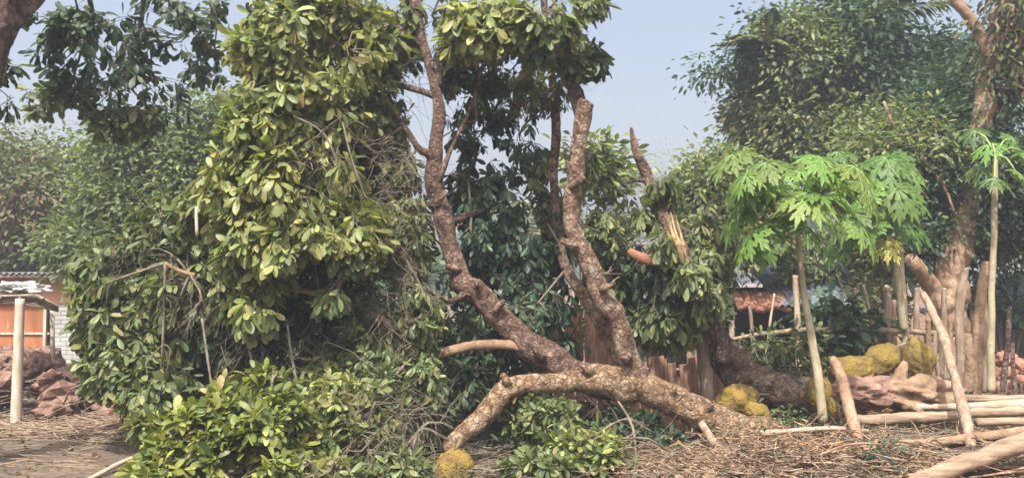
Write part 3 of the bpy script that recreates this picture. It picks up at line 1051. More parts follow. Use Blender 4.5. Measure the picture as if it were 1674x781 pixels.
Y = 13.8
x0, x1 = at(1185, 0, Y).x, at(1450, 0, Y).x
root = empty('open_hut', (at(1300, 0, Y).x, Y, 0), 'dark open hut with a red tiled corner and blue-grey sheets behind the undergrowth', 'shed')
MB().box(((x0 + x1) / 2, Y + 1.6, .75), x1 - x0, .1, 1.5).build('wall', DARK, root, False)
for px in (1190, 1300, 1445):
    MB().tube([Vector((at(px, 0, Y).x, Y, -.02)), Vector((at(px, 0, Y).x, Y, 1.4))], [.05, .045], 7).build('post', POLE, root)
tb = MB()
xa, xb = at(1192, 0, Y).x, at(1275, 0, Y).x
for k in range(12):
    tx = xa + (xb - xa) * (k + .5) / 12
    tb.tube([Vector((tx, Y - .35, 1.19 + .03 * math.sin(k))), Vector((tx, Y + .1, 1.42))], [.05, .045], 7, .15)
tb.build('roof_tiles', CLAY, root)
corrugated('roof', at(1276, 500, Y - .4), at(1452, 496, Y - .4), Vector((0, 1.9, .62)), TARP, root, .02, .1)

Y = 16.5
root = empty('grey_shed', (at(1660, 0, Y).x, Y, 0), 'grey shed with a dark opening at the right edge', 'shed')
x0, x1 = at(1588, 0, Y).x, at(1900, 0, Y).x
MB().box(((x0 + x1) / 2, Y + .15, at(0, 480, Y).z), x1 - x0, .12, .62).build('wall', TARP, root, False)
MB().box(((x0 + x1) / 2, Y + .9, .6), x1 - x0, .1, 1.2).build('back_wall', DARK, root, False)
corrugated('roof', Vector((x0 - .1, Y - .3, at(0, 446, Y).z)), Vector((x1, Y - .3, at(0, 446, Y).z)), Vector((0, 2.2, .35)), TIN, root, .02, .1)
for px in (1592, 1760, 1895):
    MB().box((at(px, 0, Y).x, Y + .3, .75), .09, .09, 1.5).build('post', POLE, root, False)

# terracotta pots / broken bricks at the right edge
random.seed(5)
PG = 'red clay lumps at the right edge'
pr = blob('clay_lump', (0, 0, 0), 1, .9, .8, CLAY, None, .25, 1.6, 9, 4)
for k in range(9):
    o = pr if k == 0 else pr.copy()
    if k:
        COL.objects.link(o)
    px = 1632 + (k % 3) * 22 + random.uniform(-4, 4)
    Yc = 12.2 + random.uniform(-.3, .5)
    r = random.uniform(.11, .2)
    o.location = (at(px, 0, Yc).x, Yc, .1 + .19 * (k // 3))
    o.scale = (r, r, r * .85)
    o.rotation_euler = (random.uniform(-.5, .5), random.uniform(-.5, .5), random.uniform(0, 6))
    tag(o, 'red clay lump in the %s row of the pile, %s' % (('bottom', 'middle', 'top')[k // 3], ('nearest the slender papaya stem', 'middle of the row', 'at the right picture edge')[k % 3]), 'clay lump', PG)

# ------------------------------------------------------------------ paling fence behind the trunk
root = empty('paling_fence', tuple(Vector((at(1060, 0, 10.2).x, 10.2, 0))), 'fence of leaning red-brown wooden palings behind the fallen trunk', 'fence')
random.seed(11)
px = 880
while px < 1225:
    Yf = 10.2 + random.uniform(-.03, .03)
    top = (520 if px < 1010 else 590) + (px - 1000) * .05 + random.uniform(-10, 10)
    lean = random.uniform(-7, -1) if px > 1010 else random.uniform(-4, 4)
    w = random.uniform(13, 17)
    b, t = at(px, 688, Yf), at(px + lean - 6, top, Yf)
    c = (b + t) / 2
    ang = math.atan2(t.x - b.x, t.z - b.z)
    o = MB().box(c, S(w, Yf), .022, (t - b).length + .1, 0, 0, ang, .004).build('paling', PALING, root, False)
    px += w + random.uniform(1, 4)
for z in (.28, .62):
    MB().tube([Vector((at(870, 0, 10.25).x, 10.26, z)), Vector((at(1230, 0, 10.25).x, 10.26, z - .05))], [.022, .02], 6).build('rail', POLE, root)

# ------------------------------------------------------------------ MAIN FALLEN TREE
random.seed(101)
tb_ = at(1250, 712, 8.7)
FT = empty('fallen_jackfruit_tree', (tb_.x, tb_.y, 0), 'big fallen jackfruit tree, trunk across the middle and leafy crown to the left', 'tree')
tr = limb('trunk', [(1320, 722, 8.95, 12), (1280, 712, 8.85, 21), (1235, 703, 8.7, 25), (1190, 694, 8.6, 25), (1145, 677, 8.55, 25), (1100, 655, 8.5, 24), (1055, 636, 8.45, 25), (1010, 626, 8.4, 26),
                    (965, 618, 8.35, 24)], BARK_LOW, FT, 30, .14, .25, .022, 3.0)
limb('limb', [(1005, 636, 8.42, 22), (950, 612, 8.35, 25), (900, 588, 8.3, 25), (850, 556, 8.3, 22), (812, 515, 8.3, 19), (788, 482, 8.3, 18), (758, 466, 8.3, 19), (740, 425, 8.35, 15),
              (722, 350, 8.4, 14), (706, 290, 8.4, 15), (714, 235, 8.4, 11), (714, 150, 8.4, 9), (692, 70, 8.4, 7), (676, -20, 8.4, 8), (670, -90, 8.4, 6)],
     BARK_RED, FT, 18, .12, .4, .035, 5.0)
limb('limb', [(1048, 630, 8.45, 20), (1030, 590, 8.4, 20), (1012, 540, 8.35, 17), (985, 480, 8.3, 17), (958, 425, 8.3, 16), (940, 380, 8.3, 14), (937, 320, 8.3, 13), (945, 250, 8.3, 13),
              (953, 200, 8.3, 14), (959, 168, 8.3, 13)], BARK, FT, 18, .12, .4, .035, 8.0)
limb('limb', [(953, 210, 8.32, 9), (944, 160, 8.45, 11), (932, 130, 8.5, 9), (915, 90, 8.55, 8), (895, 40, 8.6, 6), (885, -40, 8.6, 5)], BARK_GREY, FT, 12, .12, .3)
limb('limb', [(1035, 615, 8.5, 12), (1008, 570, 8.55, 13), (980, 525, 8.6, 12), (955, 485, 8.7, 10), (925, 440, 8.85, 8)],
     BARK, FT, 12, .12, .3)
limb('limb', [(925, 440, 8.85, 8), (912, 370, 9.0, 7), (906, 300, 9.0, 7), (909, 220, 9.0, 8), (904, 140, 8.95, 7), (893, 60, 8.8, 5)],
     BARK_RED, FT, 12, .12, .3)
limb('limb', [(1030, 640, 8.4, 20), (980, 624, 8.3, 20), (925, 622, 8.15, 16), (870, 628, 8.0, 15), (828, 636, 7.9, 16), (800, 662, 7.8, 17), (775, 692, 7.7, 16), (745, 722, 7.6, 15), (735, 735, 7.6, 13)],
     BARK_LOW, FT, 24, .14, .25, .022, 12.0)
limb('limb', [(868, 575, 8.3, 10), (830, 563, 8.2, 8), (770, 565, 8.15, 8), (715, 575, 8.1, 9), (697, 562, 8.1, 7)], BARK_TAN, FT, 10, .15, .4)
limb('limb', [(712, 262, 8.38, 8), (698, 250, 8.35, 7), (683, 243, 8.3, 6), (660, 205, 8.3, 4), (630, 160, 8.3, 3)], BARK_RED, FT, 8, .1, .2)
limb('limb', [(716, 300, 8.38, 6), (728, 270, 8.3, 5), (740, 240, 8.3, 3), (775, 160, 8.4, 3), (800, 60, 8.5, 2)], BARK_RED, FT, 8, .1, .2)
limb('limb', [(790, 500, 8.25, 8), (792, 478, 8.2, 9), (780, 462, 8.15, 8)], BARK_RED, FT, 10, .1, .2)
limb('limb', [(760, 480, 8.25, 6), (735, 492, 8.1, 4), (690, 470, 8.0, 3), (600, 440, 7.9, 2.5)], BARK_GREY, FT, 8, .1, .2)
limb('limb', [(714, 160, 8.4, 7), (690, 150, 8.4, 5), (600, 130, 8.3, 5), (520, 160, 8.2, 4), (450, 240, 8.1, 3)], BARK_GREY, FT, 8, .1, .2)
limb('limb', [(697, 80, 8.4, 6), (640, 40, 8.4, 5), (560, 20, 8.3, 4), (480, 40, 8.2, 3)], BARK_GREY, FT, 8, .1, .2)
limb('limb', [(697, 565, 8.1, 6), (620, 520, 8.1, 5), (520, 480, 8.1, 5), (400, 462, 8.1, 4), (310, 448, 8.1, 4), (270, 430, 8.1, 3)], BARK_TAN, FT, 8, .15, .3)
limb('limb', [(900, 60, 8.6, 5), (850, 20, 8.5, 4), (790, -10, 8.4, 3)], BARK_GREY, FT, 8, .1, .2)
limb('limb', [(722, 370, 8.4, 8), (770, 350, 8.8, 5), (830, 330, 9.0, 4)], BARK_GREY, FT, 8, .1, .2)
limb('limb', [(715, 140, 8.4, 7), (730, 60, 8.4, 6), (745, -40, 8.5, 5)], BARK_GREY, FT, 10, .1, .2)
# knots and stubs of lopped side shoots
for (a, b, c, r, dx, dy, m) in [(1022, 583, 8.22, 9, -3, 6, BARK), (1100, 640, 8.35, 6, 5, -12, BARK_LOW), (990, 470, 8.15, 6, 16, -8, BARK), (880, 575, 8.1, 8, -8, -16, BARK_RED),
                                (715, 330, 8.28, 7, 14, -14, BARK_RED), (945, 300, 8.18, 7, 12, -10, BARK), (1160, 668, 8.4, 6, 8, -12, BARK_LOW), (830, 625, 7.8, 8, -8, -14, BARK_LOW),
                                (960, 605, 8.15, 8, -10, -12, BARK_LOW), (935, 400, 8.2, 8, -18, -8, BARK), (745, 440, 8.22, 7, -16, -6, BARK_RED), (812, 505, 8.15, 7, 12, -14, BARK_RED)]:
    limb('knot', [(a - dx * .5, b - dy * .5, c + .1, r * 1.3), (a, b, c, r), (a + dx, b + dy, c - .03, r * .55)], m, FT, 10, .25, .4)
# broken fibres / roots at the base
rt = MB()
for k in range(16):
    a = at(1240 + random.uniform(-10, 60), 712 + random.uniform(-14, 22), 8.7 + random.uniform(-.2, .2))
    d = Vector((random.uniform(.1, .6), random.uniform(-.5, .3), random.uniform(-.25, .15)))
    P, R = spline([a, a + d * .5 + rvec() * .05, a + d + Vector((0, 0, -.08))], [.03, .018, .006], .08)
    rt.tube(P, R, 6, .2, True, k)
rt.build('root', BARK_LOW, FT)

# crown parts
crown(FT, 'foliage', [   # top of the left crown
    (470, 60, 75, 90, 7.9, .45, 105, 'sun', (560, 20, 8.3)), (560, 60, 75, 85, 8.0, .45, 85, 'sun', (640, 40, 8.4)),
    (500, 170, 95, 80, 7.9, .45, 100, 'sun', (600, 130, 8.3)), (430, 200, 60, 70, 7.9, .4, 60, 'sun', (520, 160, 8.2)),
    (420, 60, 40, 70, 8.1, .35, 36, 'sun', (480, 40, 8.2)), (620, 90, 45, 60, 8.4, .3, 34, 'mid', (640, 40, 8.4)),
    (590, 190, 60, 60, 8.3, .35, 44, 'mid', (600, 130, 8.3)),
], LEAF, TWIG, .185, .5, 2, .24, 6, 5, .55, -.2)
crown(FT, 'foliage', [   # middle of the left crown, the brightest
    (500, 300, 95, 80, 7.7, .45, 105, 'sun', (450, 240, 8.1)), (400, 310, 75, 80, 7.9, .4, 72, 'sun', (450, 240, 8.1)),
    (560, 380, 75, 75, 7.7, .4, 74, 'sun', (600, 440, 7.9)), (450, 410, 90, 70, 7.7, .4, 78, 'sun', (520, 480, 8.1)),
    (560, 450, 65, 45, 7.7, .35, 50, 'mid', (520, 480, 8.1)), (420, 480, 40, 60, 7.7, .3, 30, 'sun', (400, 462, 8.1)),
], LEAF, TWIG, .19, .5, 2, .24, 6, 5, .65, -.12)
crown(FT, 'foliage', [   # left shoulder
    (300, 380, 90, 70, 8.6, .45, 90, 'mid', (310, 448, 8.1)), (220, 440, 75, 65, 8.6, .45, 78, 'mid', (310, 448, 8.1)),
    (180, 520, 55, 60, 8.5, .4, 54, 'mid', (270, 430, 8.1)), (300, 500, 80, 60, 8.8, .4, 58, 'mid', (310, 448, 8.1)),
    (215, 600, 60, 60, 8.3, .4, 60, 'mid', (270, 430, 8.1)), (260, 640, 60, 50, 8.1, .4, 46, 'mid', (270, 430, 8.1)),
    (150, 480, 30, 34, 8.6, .3, 22, 'sun', (270, 430, 8.1)), (330, 600, 80, 60, 9, .4, 64, 'dark', (310, 448, 8.1)),
    (330, 470, 80, 60, 8.2, .3, 60, 'mid', (310, 448, 8.1)), (260, 540, 70, 60, 8.4, .3, 54, 'mid', (310, 448, 8.1)),
    (380, 540, 60, 50, 8.5, .3, 44, 'dark', (400, 462, 8.1)), (170, 600, 40, 50, 8.4, .3, 30, 'mid', (270, 430, 8.1)),
    (350, 350, 60, 60, 8.2, .3, 50, 'mid', (310, 448, 8.1)), (160, 430, 40, 40, 8.7, .3, 26, 'mid', (270, 430, 8.1)),
], LEAF, TWIG, .165, .5, 2, .22, 6, 5, .6, -.15)
crown(FT, 'foliage', [   # lower centre, shaded
    (620, 520, 60, 60, 8.2, .4, 50, 'mid', (620, 520, 8.1)), (660, 600, 55, 70, 8.0, .35, 56, 'mid', (700, 570, 8.1)),
    (560, 600, 80, 50, 8.3, .4, 50, 'mid', (620, 520, 8.1)), (650, 440, 50, 60, 8.4, .3, 40, 'mid', (600, 440, 7.9)),
    (480, 560, 90, 50, 8.9, .4, 40, 'dark', (520, 480, 8.1)), (760, 620, 60, 50, 8.6, .4, 48, 'dark', (720, 572, 8.1)),
    (690, 680, 50, 50, 8.2, .3, 30, 'mid', (700, 570, 8.1)), (780, 545, 70, 40, 8.9, .3, 40, 'dark', (830, 563, 8.2)),
    (640, 320, 50, 60, 8.6, .35, 34, 'dark', (683, 243, 8.3)), (670, 360, 30, 50, 8.4, .3, 26, 'mid', (660, 205, 8.3)),
    (640, 260, 40, 60, 8.4, .3, 36, 'mid', (660, 205, 8.3)), (630, 380, 50, 60, 8.2, .3, 56, 'mid', (600, 440, 7.9)),
    (680, 470, 45, 60, 8.3, .3, 50, 'mid', (690, 470, 8.0)), (620, 160, 50, 50, 8.5, .3, 36, 'mid', (630, 160, 8.3)),
    (660, 540, 50, 50, 7.9, .3, 44, 'mid', (697, 562, 8.1)),
], LEAF, TWIG, .125, .48, 2, .2, 6, 5, .7, -.15)
crown(FT, 'foliage', [   # fine hanging sprays round the tall limbs
    (665, 60, 40, 60, 8.7, .35, 44, 'mid', (676, 0, 8.4)), (640, 200, 34, 60, 8.6, .3, 34, 'mid', (630, 160, 8.3)), (745, 110, 34, 60, 8.7, .3, 16, 'mid', (730, 60, 8.4)),
    (760, 200, 40, 60, 8.8, .3, 12, 'dark', (775, 160, 8.4)), (665, 400, 36, 70, 8.2, .3, 60, 'mid', (690, 470, 8.0)), (690, 510, 36, 50, 8.0, .3, 50, 'mid', (697, 562, 8.1)),
    (690, 620, 40, 50, 7.9, .3, 50, 'mid', (700, 570, 8.1)), (880, 150, 50, 40, 8.9, .3, 30, 'mid', (905, 140, 8.9)), (990, 380, 30, 50, 8.9, .25, 30, 'mid', (940, 380, 8.4)),
    (1020, 430, 36, 50, 9.1, .3, 40, 'dark', (958, 425, 8.4)), (770, 380, 40, 50, 8.9, .3, 30, 'cool', (770, 350, 8.8)), (960, 270, 20, 40, 9.2, .2, 14, 'mid', (908, 280, 9)),
    (800, 560, 50, 40, 8.7, .3, 40, 'dark', (830, 563, 8.2)), (860, 520, 50, 40, 8.8, .3, 36, 'dark', (925, 440, 8.85)),
], LEAF, TWIG, .125, .42, 2, .2, 6, 5, 1.1, -.1, 2.4)
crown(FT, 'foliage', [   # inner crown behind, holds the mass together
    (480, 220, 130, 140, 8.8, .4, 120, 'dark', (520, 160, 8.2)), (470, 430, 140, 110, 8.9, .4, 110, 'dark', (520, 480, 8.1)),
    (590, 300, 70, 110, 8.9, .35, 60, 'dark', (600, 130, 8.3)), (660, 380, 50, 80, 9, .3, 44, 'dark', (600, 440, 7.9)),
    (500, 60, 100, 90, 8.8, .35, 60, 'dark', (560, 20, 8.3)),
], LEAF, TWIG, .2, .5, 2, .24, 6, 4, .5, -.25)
crown(FT, 'foliage', [   # top middle, around the two tall limbs
    (790, 40, 75, 60, 8.2, .4, 70, 'sun', (790, -10, 8.4)), (880, 40, 65, 60, 8.2, .4, 66, 'mid', (885, -20, 8.6)),
    (940, 70, 40, 50, 8.4, .3, 34, 'mid', (895, 40, 8.6)), (730, 70, 40, 70, 8.8, .3, 26, 'dark', (745, -40, 8.5)),
    (780, 130, 55, 60, 8.9, .4, 22, 'dark', (775, 160, 8.4)), (960, 20, 35, 30, 8.4, .3, 16, 'mid', (895, 20, 8.6)),
    (655, 30, 40, 50, 8.6, .3, 24, 'mid', (676, 0, 8.4)), (840, 110, 60, 40, 8.8, .3, 14, 'mid', (895, 40, 8.6)),
    (970, 100, 18, 30, 8.4, .15, 8, 'dark', (915, 90, 8.55)),
], LEAF, TWIG, .18, .5, 2, .22, 6, 4, .6, -.08, 2.2, 1.25)
crown(FT, 'foliage', [   # middle crown, its shade put into darker leaf colours
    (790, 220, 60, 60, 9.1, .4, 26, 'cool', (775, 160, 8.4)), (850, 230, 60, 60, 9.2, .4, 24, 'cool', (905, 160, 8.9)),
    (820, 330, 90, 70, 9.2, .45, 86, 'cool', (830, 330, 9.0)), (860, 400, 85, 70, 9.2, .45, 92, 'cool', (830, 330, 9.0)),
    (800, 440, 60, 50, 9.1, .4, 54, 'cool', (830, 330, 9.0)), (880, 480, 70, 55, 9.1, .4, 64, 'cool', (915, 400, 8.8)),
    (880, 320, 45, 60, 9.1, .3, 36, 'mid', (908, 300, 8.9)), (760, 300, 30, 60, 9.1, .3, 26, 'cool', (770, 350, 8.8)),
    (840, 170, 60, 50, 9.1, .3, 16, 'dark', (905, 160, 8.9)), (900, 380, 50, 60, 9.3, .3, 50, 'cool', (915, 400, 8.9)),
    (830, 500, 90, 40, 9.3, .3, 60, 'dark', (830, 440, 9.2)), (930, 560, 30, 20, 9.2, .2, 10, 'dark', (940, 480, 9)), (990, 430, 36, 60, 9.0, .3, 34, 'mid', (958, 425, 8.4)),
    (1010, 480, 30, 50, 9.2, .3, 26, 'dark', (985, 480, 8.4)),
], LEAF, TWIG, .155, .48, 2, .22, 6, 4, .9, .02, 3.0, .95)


def bare_twigs(parent, regs, mat, name='bare_twigs'):
    """regs: (px,py,rx,ry,Y,dy,n,length m,down 0..1)"""
    tb = MB()
    for (px, py, rx, ry, Y, dy, n, ln, down) in regs:
        for k in range(n):
            v = inell()
            p = at(px + v.x * rx, py + v.z * ry, Y + v.y * dy)
            d = rvec()
            d.z = d.z * (1 - down) - down
            d.normalize()
            pts = [p]
            l = ln * random.uniform(.5, 1.3)
            for j in range(5):
                d = (d + rvec() * .38 + Vector((0, 0, -.1 * down))).normalized()
                pts.append(pts[-1] + d * l / 5)
            r0 = random.uniform(.0018, .0038)
            if pts[-1].z < .02:
                continue
            tb.tube(pts, [r0 * (1 - .13 * i) for i in range(6)], 4, cap=False)
            for s in range(random.randint(0, 2)):
                q = pts[random.randint(1, 4)]
                e = (d + rvec() * .9).normalized()
                tb.tube([q, q + e * l * .2, q + e * l * .35 + rvec() * .02], [r0 * .6, r0 * .5, r0 * .3], 4, cap=False)
    return tb.build(name, mat, parent)


bare_twigs(FT, [
    (560, 230, 50, 80, 7.5, .2, 40, .35, .6), (650, 330, 50, 120, 8.0, .3, 200, .35, .45), (640, 470, 50, 80, 7.9, .3, 90, .35, .6),
    (320, 480, 80, 60, 7.85, .2, 60, .26, .6), (420, 570, 70, 70, 7.9, .3, 60, .6, .8), (600, 660, 90, 60, 7.4, .3, 70, .5, .3),
    (660, 700, 60, 60, 7.3, .3, 110, .4, .3), (660, 120, 40, 80, 8.4, .3, 60, .4, .3), (870, 130, 70, 60, 8.6, .3, 30, .5, .4),
    (960, 690, 60, 40, 8.0, .2, 16, .5, .8), (250, 420, 90, 50, 8.3, .3, 60, .3, .4),
], TWIG)
# larger dead branches hanging under the crown
for spec in ([(330, 520, 7.8, 2.5), (340, 590, 7.7, 3), (350, 660, 7.6, 2)], [(470, 530, 7.8, 3), (478, 590, 7.7, 3), (490, 640, 7.6, 3)],
             [(395, 520, 7.8, 2.5), (412, 600, 7.7, 3), (400, 650, 7.6, 2)], [(700, 560, 8, 3), (620, 640, 7.6, 4), (560, 720, 7.3, 4), (520, 790, 7.2, 3)],
             [(735, 720, 7.55, 3), (690, 700, 7.4, 4), (672, 740, 7.2, 4), (655, 775, 7.15, 3)], [(740, 700, 7.6, 3), (700, 690, 7.5, 3), (640, 760, 7.2, 3)],
             [(560, 200, 7.5, 2), (575, 260, 7.45, 2.5), (600, 330, 7.5, 2)], [(480, 190, 7.5, 2), (530, 220, 7.45, 2), (560, 290, 7.5, 2)],
             [(310, 448, 7.9, 3), (330, 490, 7.8, 2.5), (300, 520, 7.8, 2)], [(1010, 655, 8.3, 3), (1035, 700, 8.1, 3), (1040, 790, 7.5, 2)]):
    limb('branch', [(a_, b_, c_, d_ * .75) for a_, b_, c_, d_ in spec], TWIG, FT, 6, .2, .2, .08)

# the broken upright stub and its drooping leafy branch
b0 = at(1160, 660, 9.3)
root = empty('broken_branch', tuple(b0), 'broken leafy limb with a pointed stub and pale split wood leaning on the post', 'branch')
limb('stub', [(1130, 450, 8.9, 12), (1122, 430, 8.6, 12), (1102, 385, 8.55, 12), (1075, 330, 9.0, 13), (1062, 295, 9.0, 9), (1045, 260, 9.0, 8), (1036, 230, 9.0, 5), (1032, 208, 9.0, 2)], BARK_RED, root, 12, .2, .5)
sw = MB()
for k in range(15):
    o1, o2 = random.uniform(-9, 9), random.uniform(-7, 7)
    y1 = random.uniform(345, 385)
    pts = [at(1120 + o2, 432 + random.uniform(-12, 8), 8.50), at(1110 + o1 * .9, 400, 8.43 + random.uniform(-.03, .03)), at(1097 + o1, y1, 8.42 + random.uniform(-.04, .04))]
    sw.tube(pts, [.012, .015, .001], 5, .3, True, k)
sw.build('split_wood', SPLIT, root, False)
limb('bark', [(1120, 430, 9.0, 14), (1140, 480, 9.1, 13), (1165, 530, 9.2, 14), (1190, 585, 9.3, 16)], BARK_GREY, root, 12, .15, .4)
limb('side_branch', [(1062, 300, 9.0, 5), (1048, 294, 8.95, 4), (1036, 296, 8.9, 3)], BARK_RED, root, 8)
crown(root, 'foliage', [
    (1090, 460, 50, 60, 8.8, .35, 64, 'dark', (1110, 400, 9)), (1080, 530, 50, 50, 8.8, .3, 54, 'mid', (1110, 420, 9)),
    (1150, 450, 50, 50, 8.9, .3, 52, 'mid', (1120, 430, 9)), (1165, 405, 50, 44, 9.2, .3, 36, 'mid', (1120, 420, 9)),
    (1150, 370, 36, 36, 9.1, .2, 12, 'mid', (1100, 380, 9)), (1060, 430, 30, 40, 8.9, .25, 22, 'dark', (1100, 390, 9)),
    (1085, 305, 26, 30, 8.8, .2, 14, 'mid', (1075, 330, 9)), (1125, 520, 22, 30, 8.9, .2, 8, 'mid', (1140, 480, 9.1)),
    (1060, 350, 26, 26, 8.9, .2, 10, 'mid', (1080, 340, 9)), (1130, 450, 34, 24, 8.35, .15, 16, 'mid', (1124, 436, 8.6)),
    (1085, 400, 20, 24, 8.4, .15, 9, 'mid', (1100, 385, 8.55)), (1150, 490, 34, 30, 8.6, .2, 18, 'mid', (1130, 450, 8.8)),
], LEAF, TWIG, .17, .42, 2, .22, 6, 4, 1.2, -.3)
limb('side_branch', [(1028, 410, 8.6, 6), (1050, 422, 8.55, 9), (1078, 428, 8.55, 9), (1100, 438, 8.6, 6), (1122, 440, 8.75, 6)], CLAY, root, 12, .25, .4)
bare_twigs(root, [(1075, 430, 50, 50, 8.7, .2, 26, .4, .4), (1130, 350, 40, 50, 8.8, .2, 16, .3, .2)], TWIG_PALE)

# second fallen trunk
b0 = at(1230, 640, 9.4)
root = empty('fallen_log', (b0.x, b0.y, 0), 'dark grey-brown fallen trunk lying behind the main one', 'trunk')
limb('bark', [(1140, 500, 9.9, 15), (1160, 545, 9.7, 22), (1180, 580, 9.6, 28), (1215, 612, 9.5, 29), (1260, 632, 9.4, 28), (1310, 648, 9.35, 28), (1350, 662, 9.3, 26)],
     BARK, root, 20, .12, .35, .04)
limb('cut_end', [(1349, 661.5, 9.3, 25.5), (1352, 662.5, 9.3, 25)], CUT, root, 20, .02, 0)

# ------------------------------------------------------------------ cut leafy branches on the ground
def cut_branch(label, stems, ells, L=.17, twigs=None, asp=.5, droop=.1):
    b = at(*stems[0][0][:3])
    root = empty('cut_branch', (b.x, b.y, 0), label, 'branch', 'cut leafy branches on the ground')
    for s in stems:
        limb('stem', s, TWIG, root, 7, .1, .1, .08)
    crown(root, 'foliage', ells, LEAF, TWIG, L, asp, 2, .2, 6, 5, droop, -.3)
    if twigs:
        bare_twigs(root, twigs, TWIG_PALE)
    return root


cut_branch('bright yellow-green leafy branch lying at the bottom left', [[(620, 760, 7.3, 6), (480, 740, 7.0, 5), (340, 700, 6.9, 3)]],
           [(330, 715, 80, 60, 6.9, .35, 90, 'yellow', (340, 700, 6.9)), (280, 760, 50, 40, 6.7, .3, 40, 'yellow', (340, 700, 6.9)),
            (430, 700, 80, 60, 6.9, .35, 80, 'yellow', (480, 740, 7.0)), (420, 765, 110, 40, 6.7, .3, 66, 'yellow', (480, 740, 7.0)),
            (430, 630, 28, 30, 7.2, .15, 14, 'yellow', (430, 690, 6.9)),
            (250, 700, 30, 26, 7.1, .2, 14, 'sun', (340, 700, 6.9)), (370, 650, 30, 24, 7.1, .2, 14, 'yellow', (340, 700, 6.9)), (540, 770, 80, 34, 6.7, .3, 40, 'sun', (480, 740, 7.0)),
            (250, 780, 40, 22, 6.5, .2, 18, 'yellow', (340, 700, 6.9))], .145)
cut_branch('mid green leafy branch lying below the middle of the crown', [[(700, 770, 7.3, 6), (600, 720, 7.3, 5), (520, 690, 7.3, 3)]],
           [(540, 680, 80, 60, 7.4, .35, 76, 'sun', (520, 690, 7.3)), (590, 740, 80, 45, 7.1, .3, 50, 'mid', (600, 720, 7.3)),
            (500, 740, 70, 40, 7.0, .3, 40, 'sun', (520, 690, 7.3)), (620, 650, 50, 50, 7.6, .3, 36, 'mid', (600, 700, 7.3)),
            (540, 640, 50, 36, 7.6, .3, 30, 'sun', (520, 690, 7.3)), (650, 770, 50, 26, 7.0, .2, 20, 'mid', (600, 720, 7.3)), (600, 600, 50, 36, 7.9, .3, 30, 'mid', (600, 700, 7.3))], .13)
cut_branch('leafy branch crushed beneath the main trunk', [[(840, 700, 7.9, 5), (900, 690, 7.8, 4), (960, 720, 7.7, 3)]],
           [(900, 690, 50, 40, 7.9, .3, 40, 'mid', (900, 690, 7.8)), (960, 740, 60, 40, 7.6, .3, 46, 'sun', (960, 720, 7.7)),
            (920, 740, 45, 35, 7.7, .3, 30, 'mid', (900, 690, 7.8)), (990, 700, 50, 40, 8.4, .3, 30, 'cool', (960, 720, 7.7)),
            (1080, 720, 50, 30, 8.6, .3, 20, 'cool', (960, 720, 7.7)), (840, 740, 60, 30, 8.6, .3, 26, 'dark', (840, 700, 7.9)), (860, 670, 40, 30, 8.0, .2, 24, 'mid', (840, 700, 7.9)),
            (1020, 750, 40, 30, 7.7, .2, 26, 'mid', (960, 720, 7.7)), (880, 770, 60, 26, 7.3, .2, 26, 'mid', (900, 690, 7.8)), (1040, 700, 40, 26, 8.3, .2, 20, 'dark', (960, 720, 7.7)),
            (1090, 740, 40, 24, 8.0, .2, 14, 'cool', (960, 720, 7.7))], .135,
           [(1060, 740, 70, 25, 7.8, .3, 30, .6, .1)])
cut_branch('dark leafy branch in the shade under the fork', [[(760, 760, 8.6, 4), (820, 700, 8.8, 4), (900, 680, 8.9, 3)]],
           [(830, 680, 80, 40, 8.9, .3, 40, 'dark', (820, 700, 8.8)), (700, 740, 60, 40, 8.4, .3, 36, 'dark', (760, 760, 8.6))], .14)

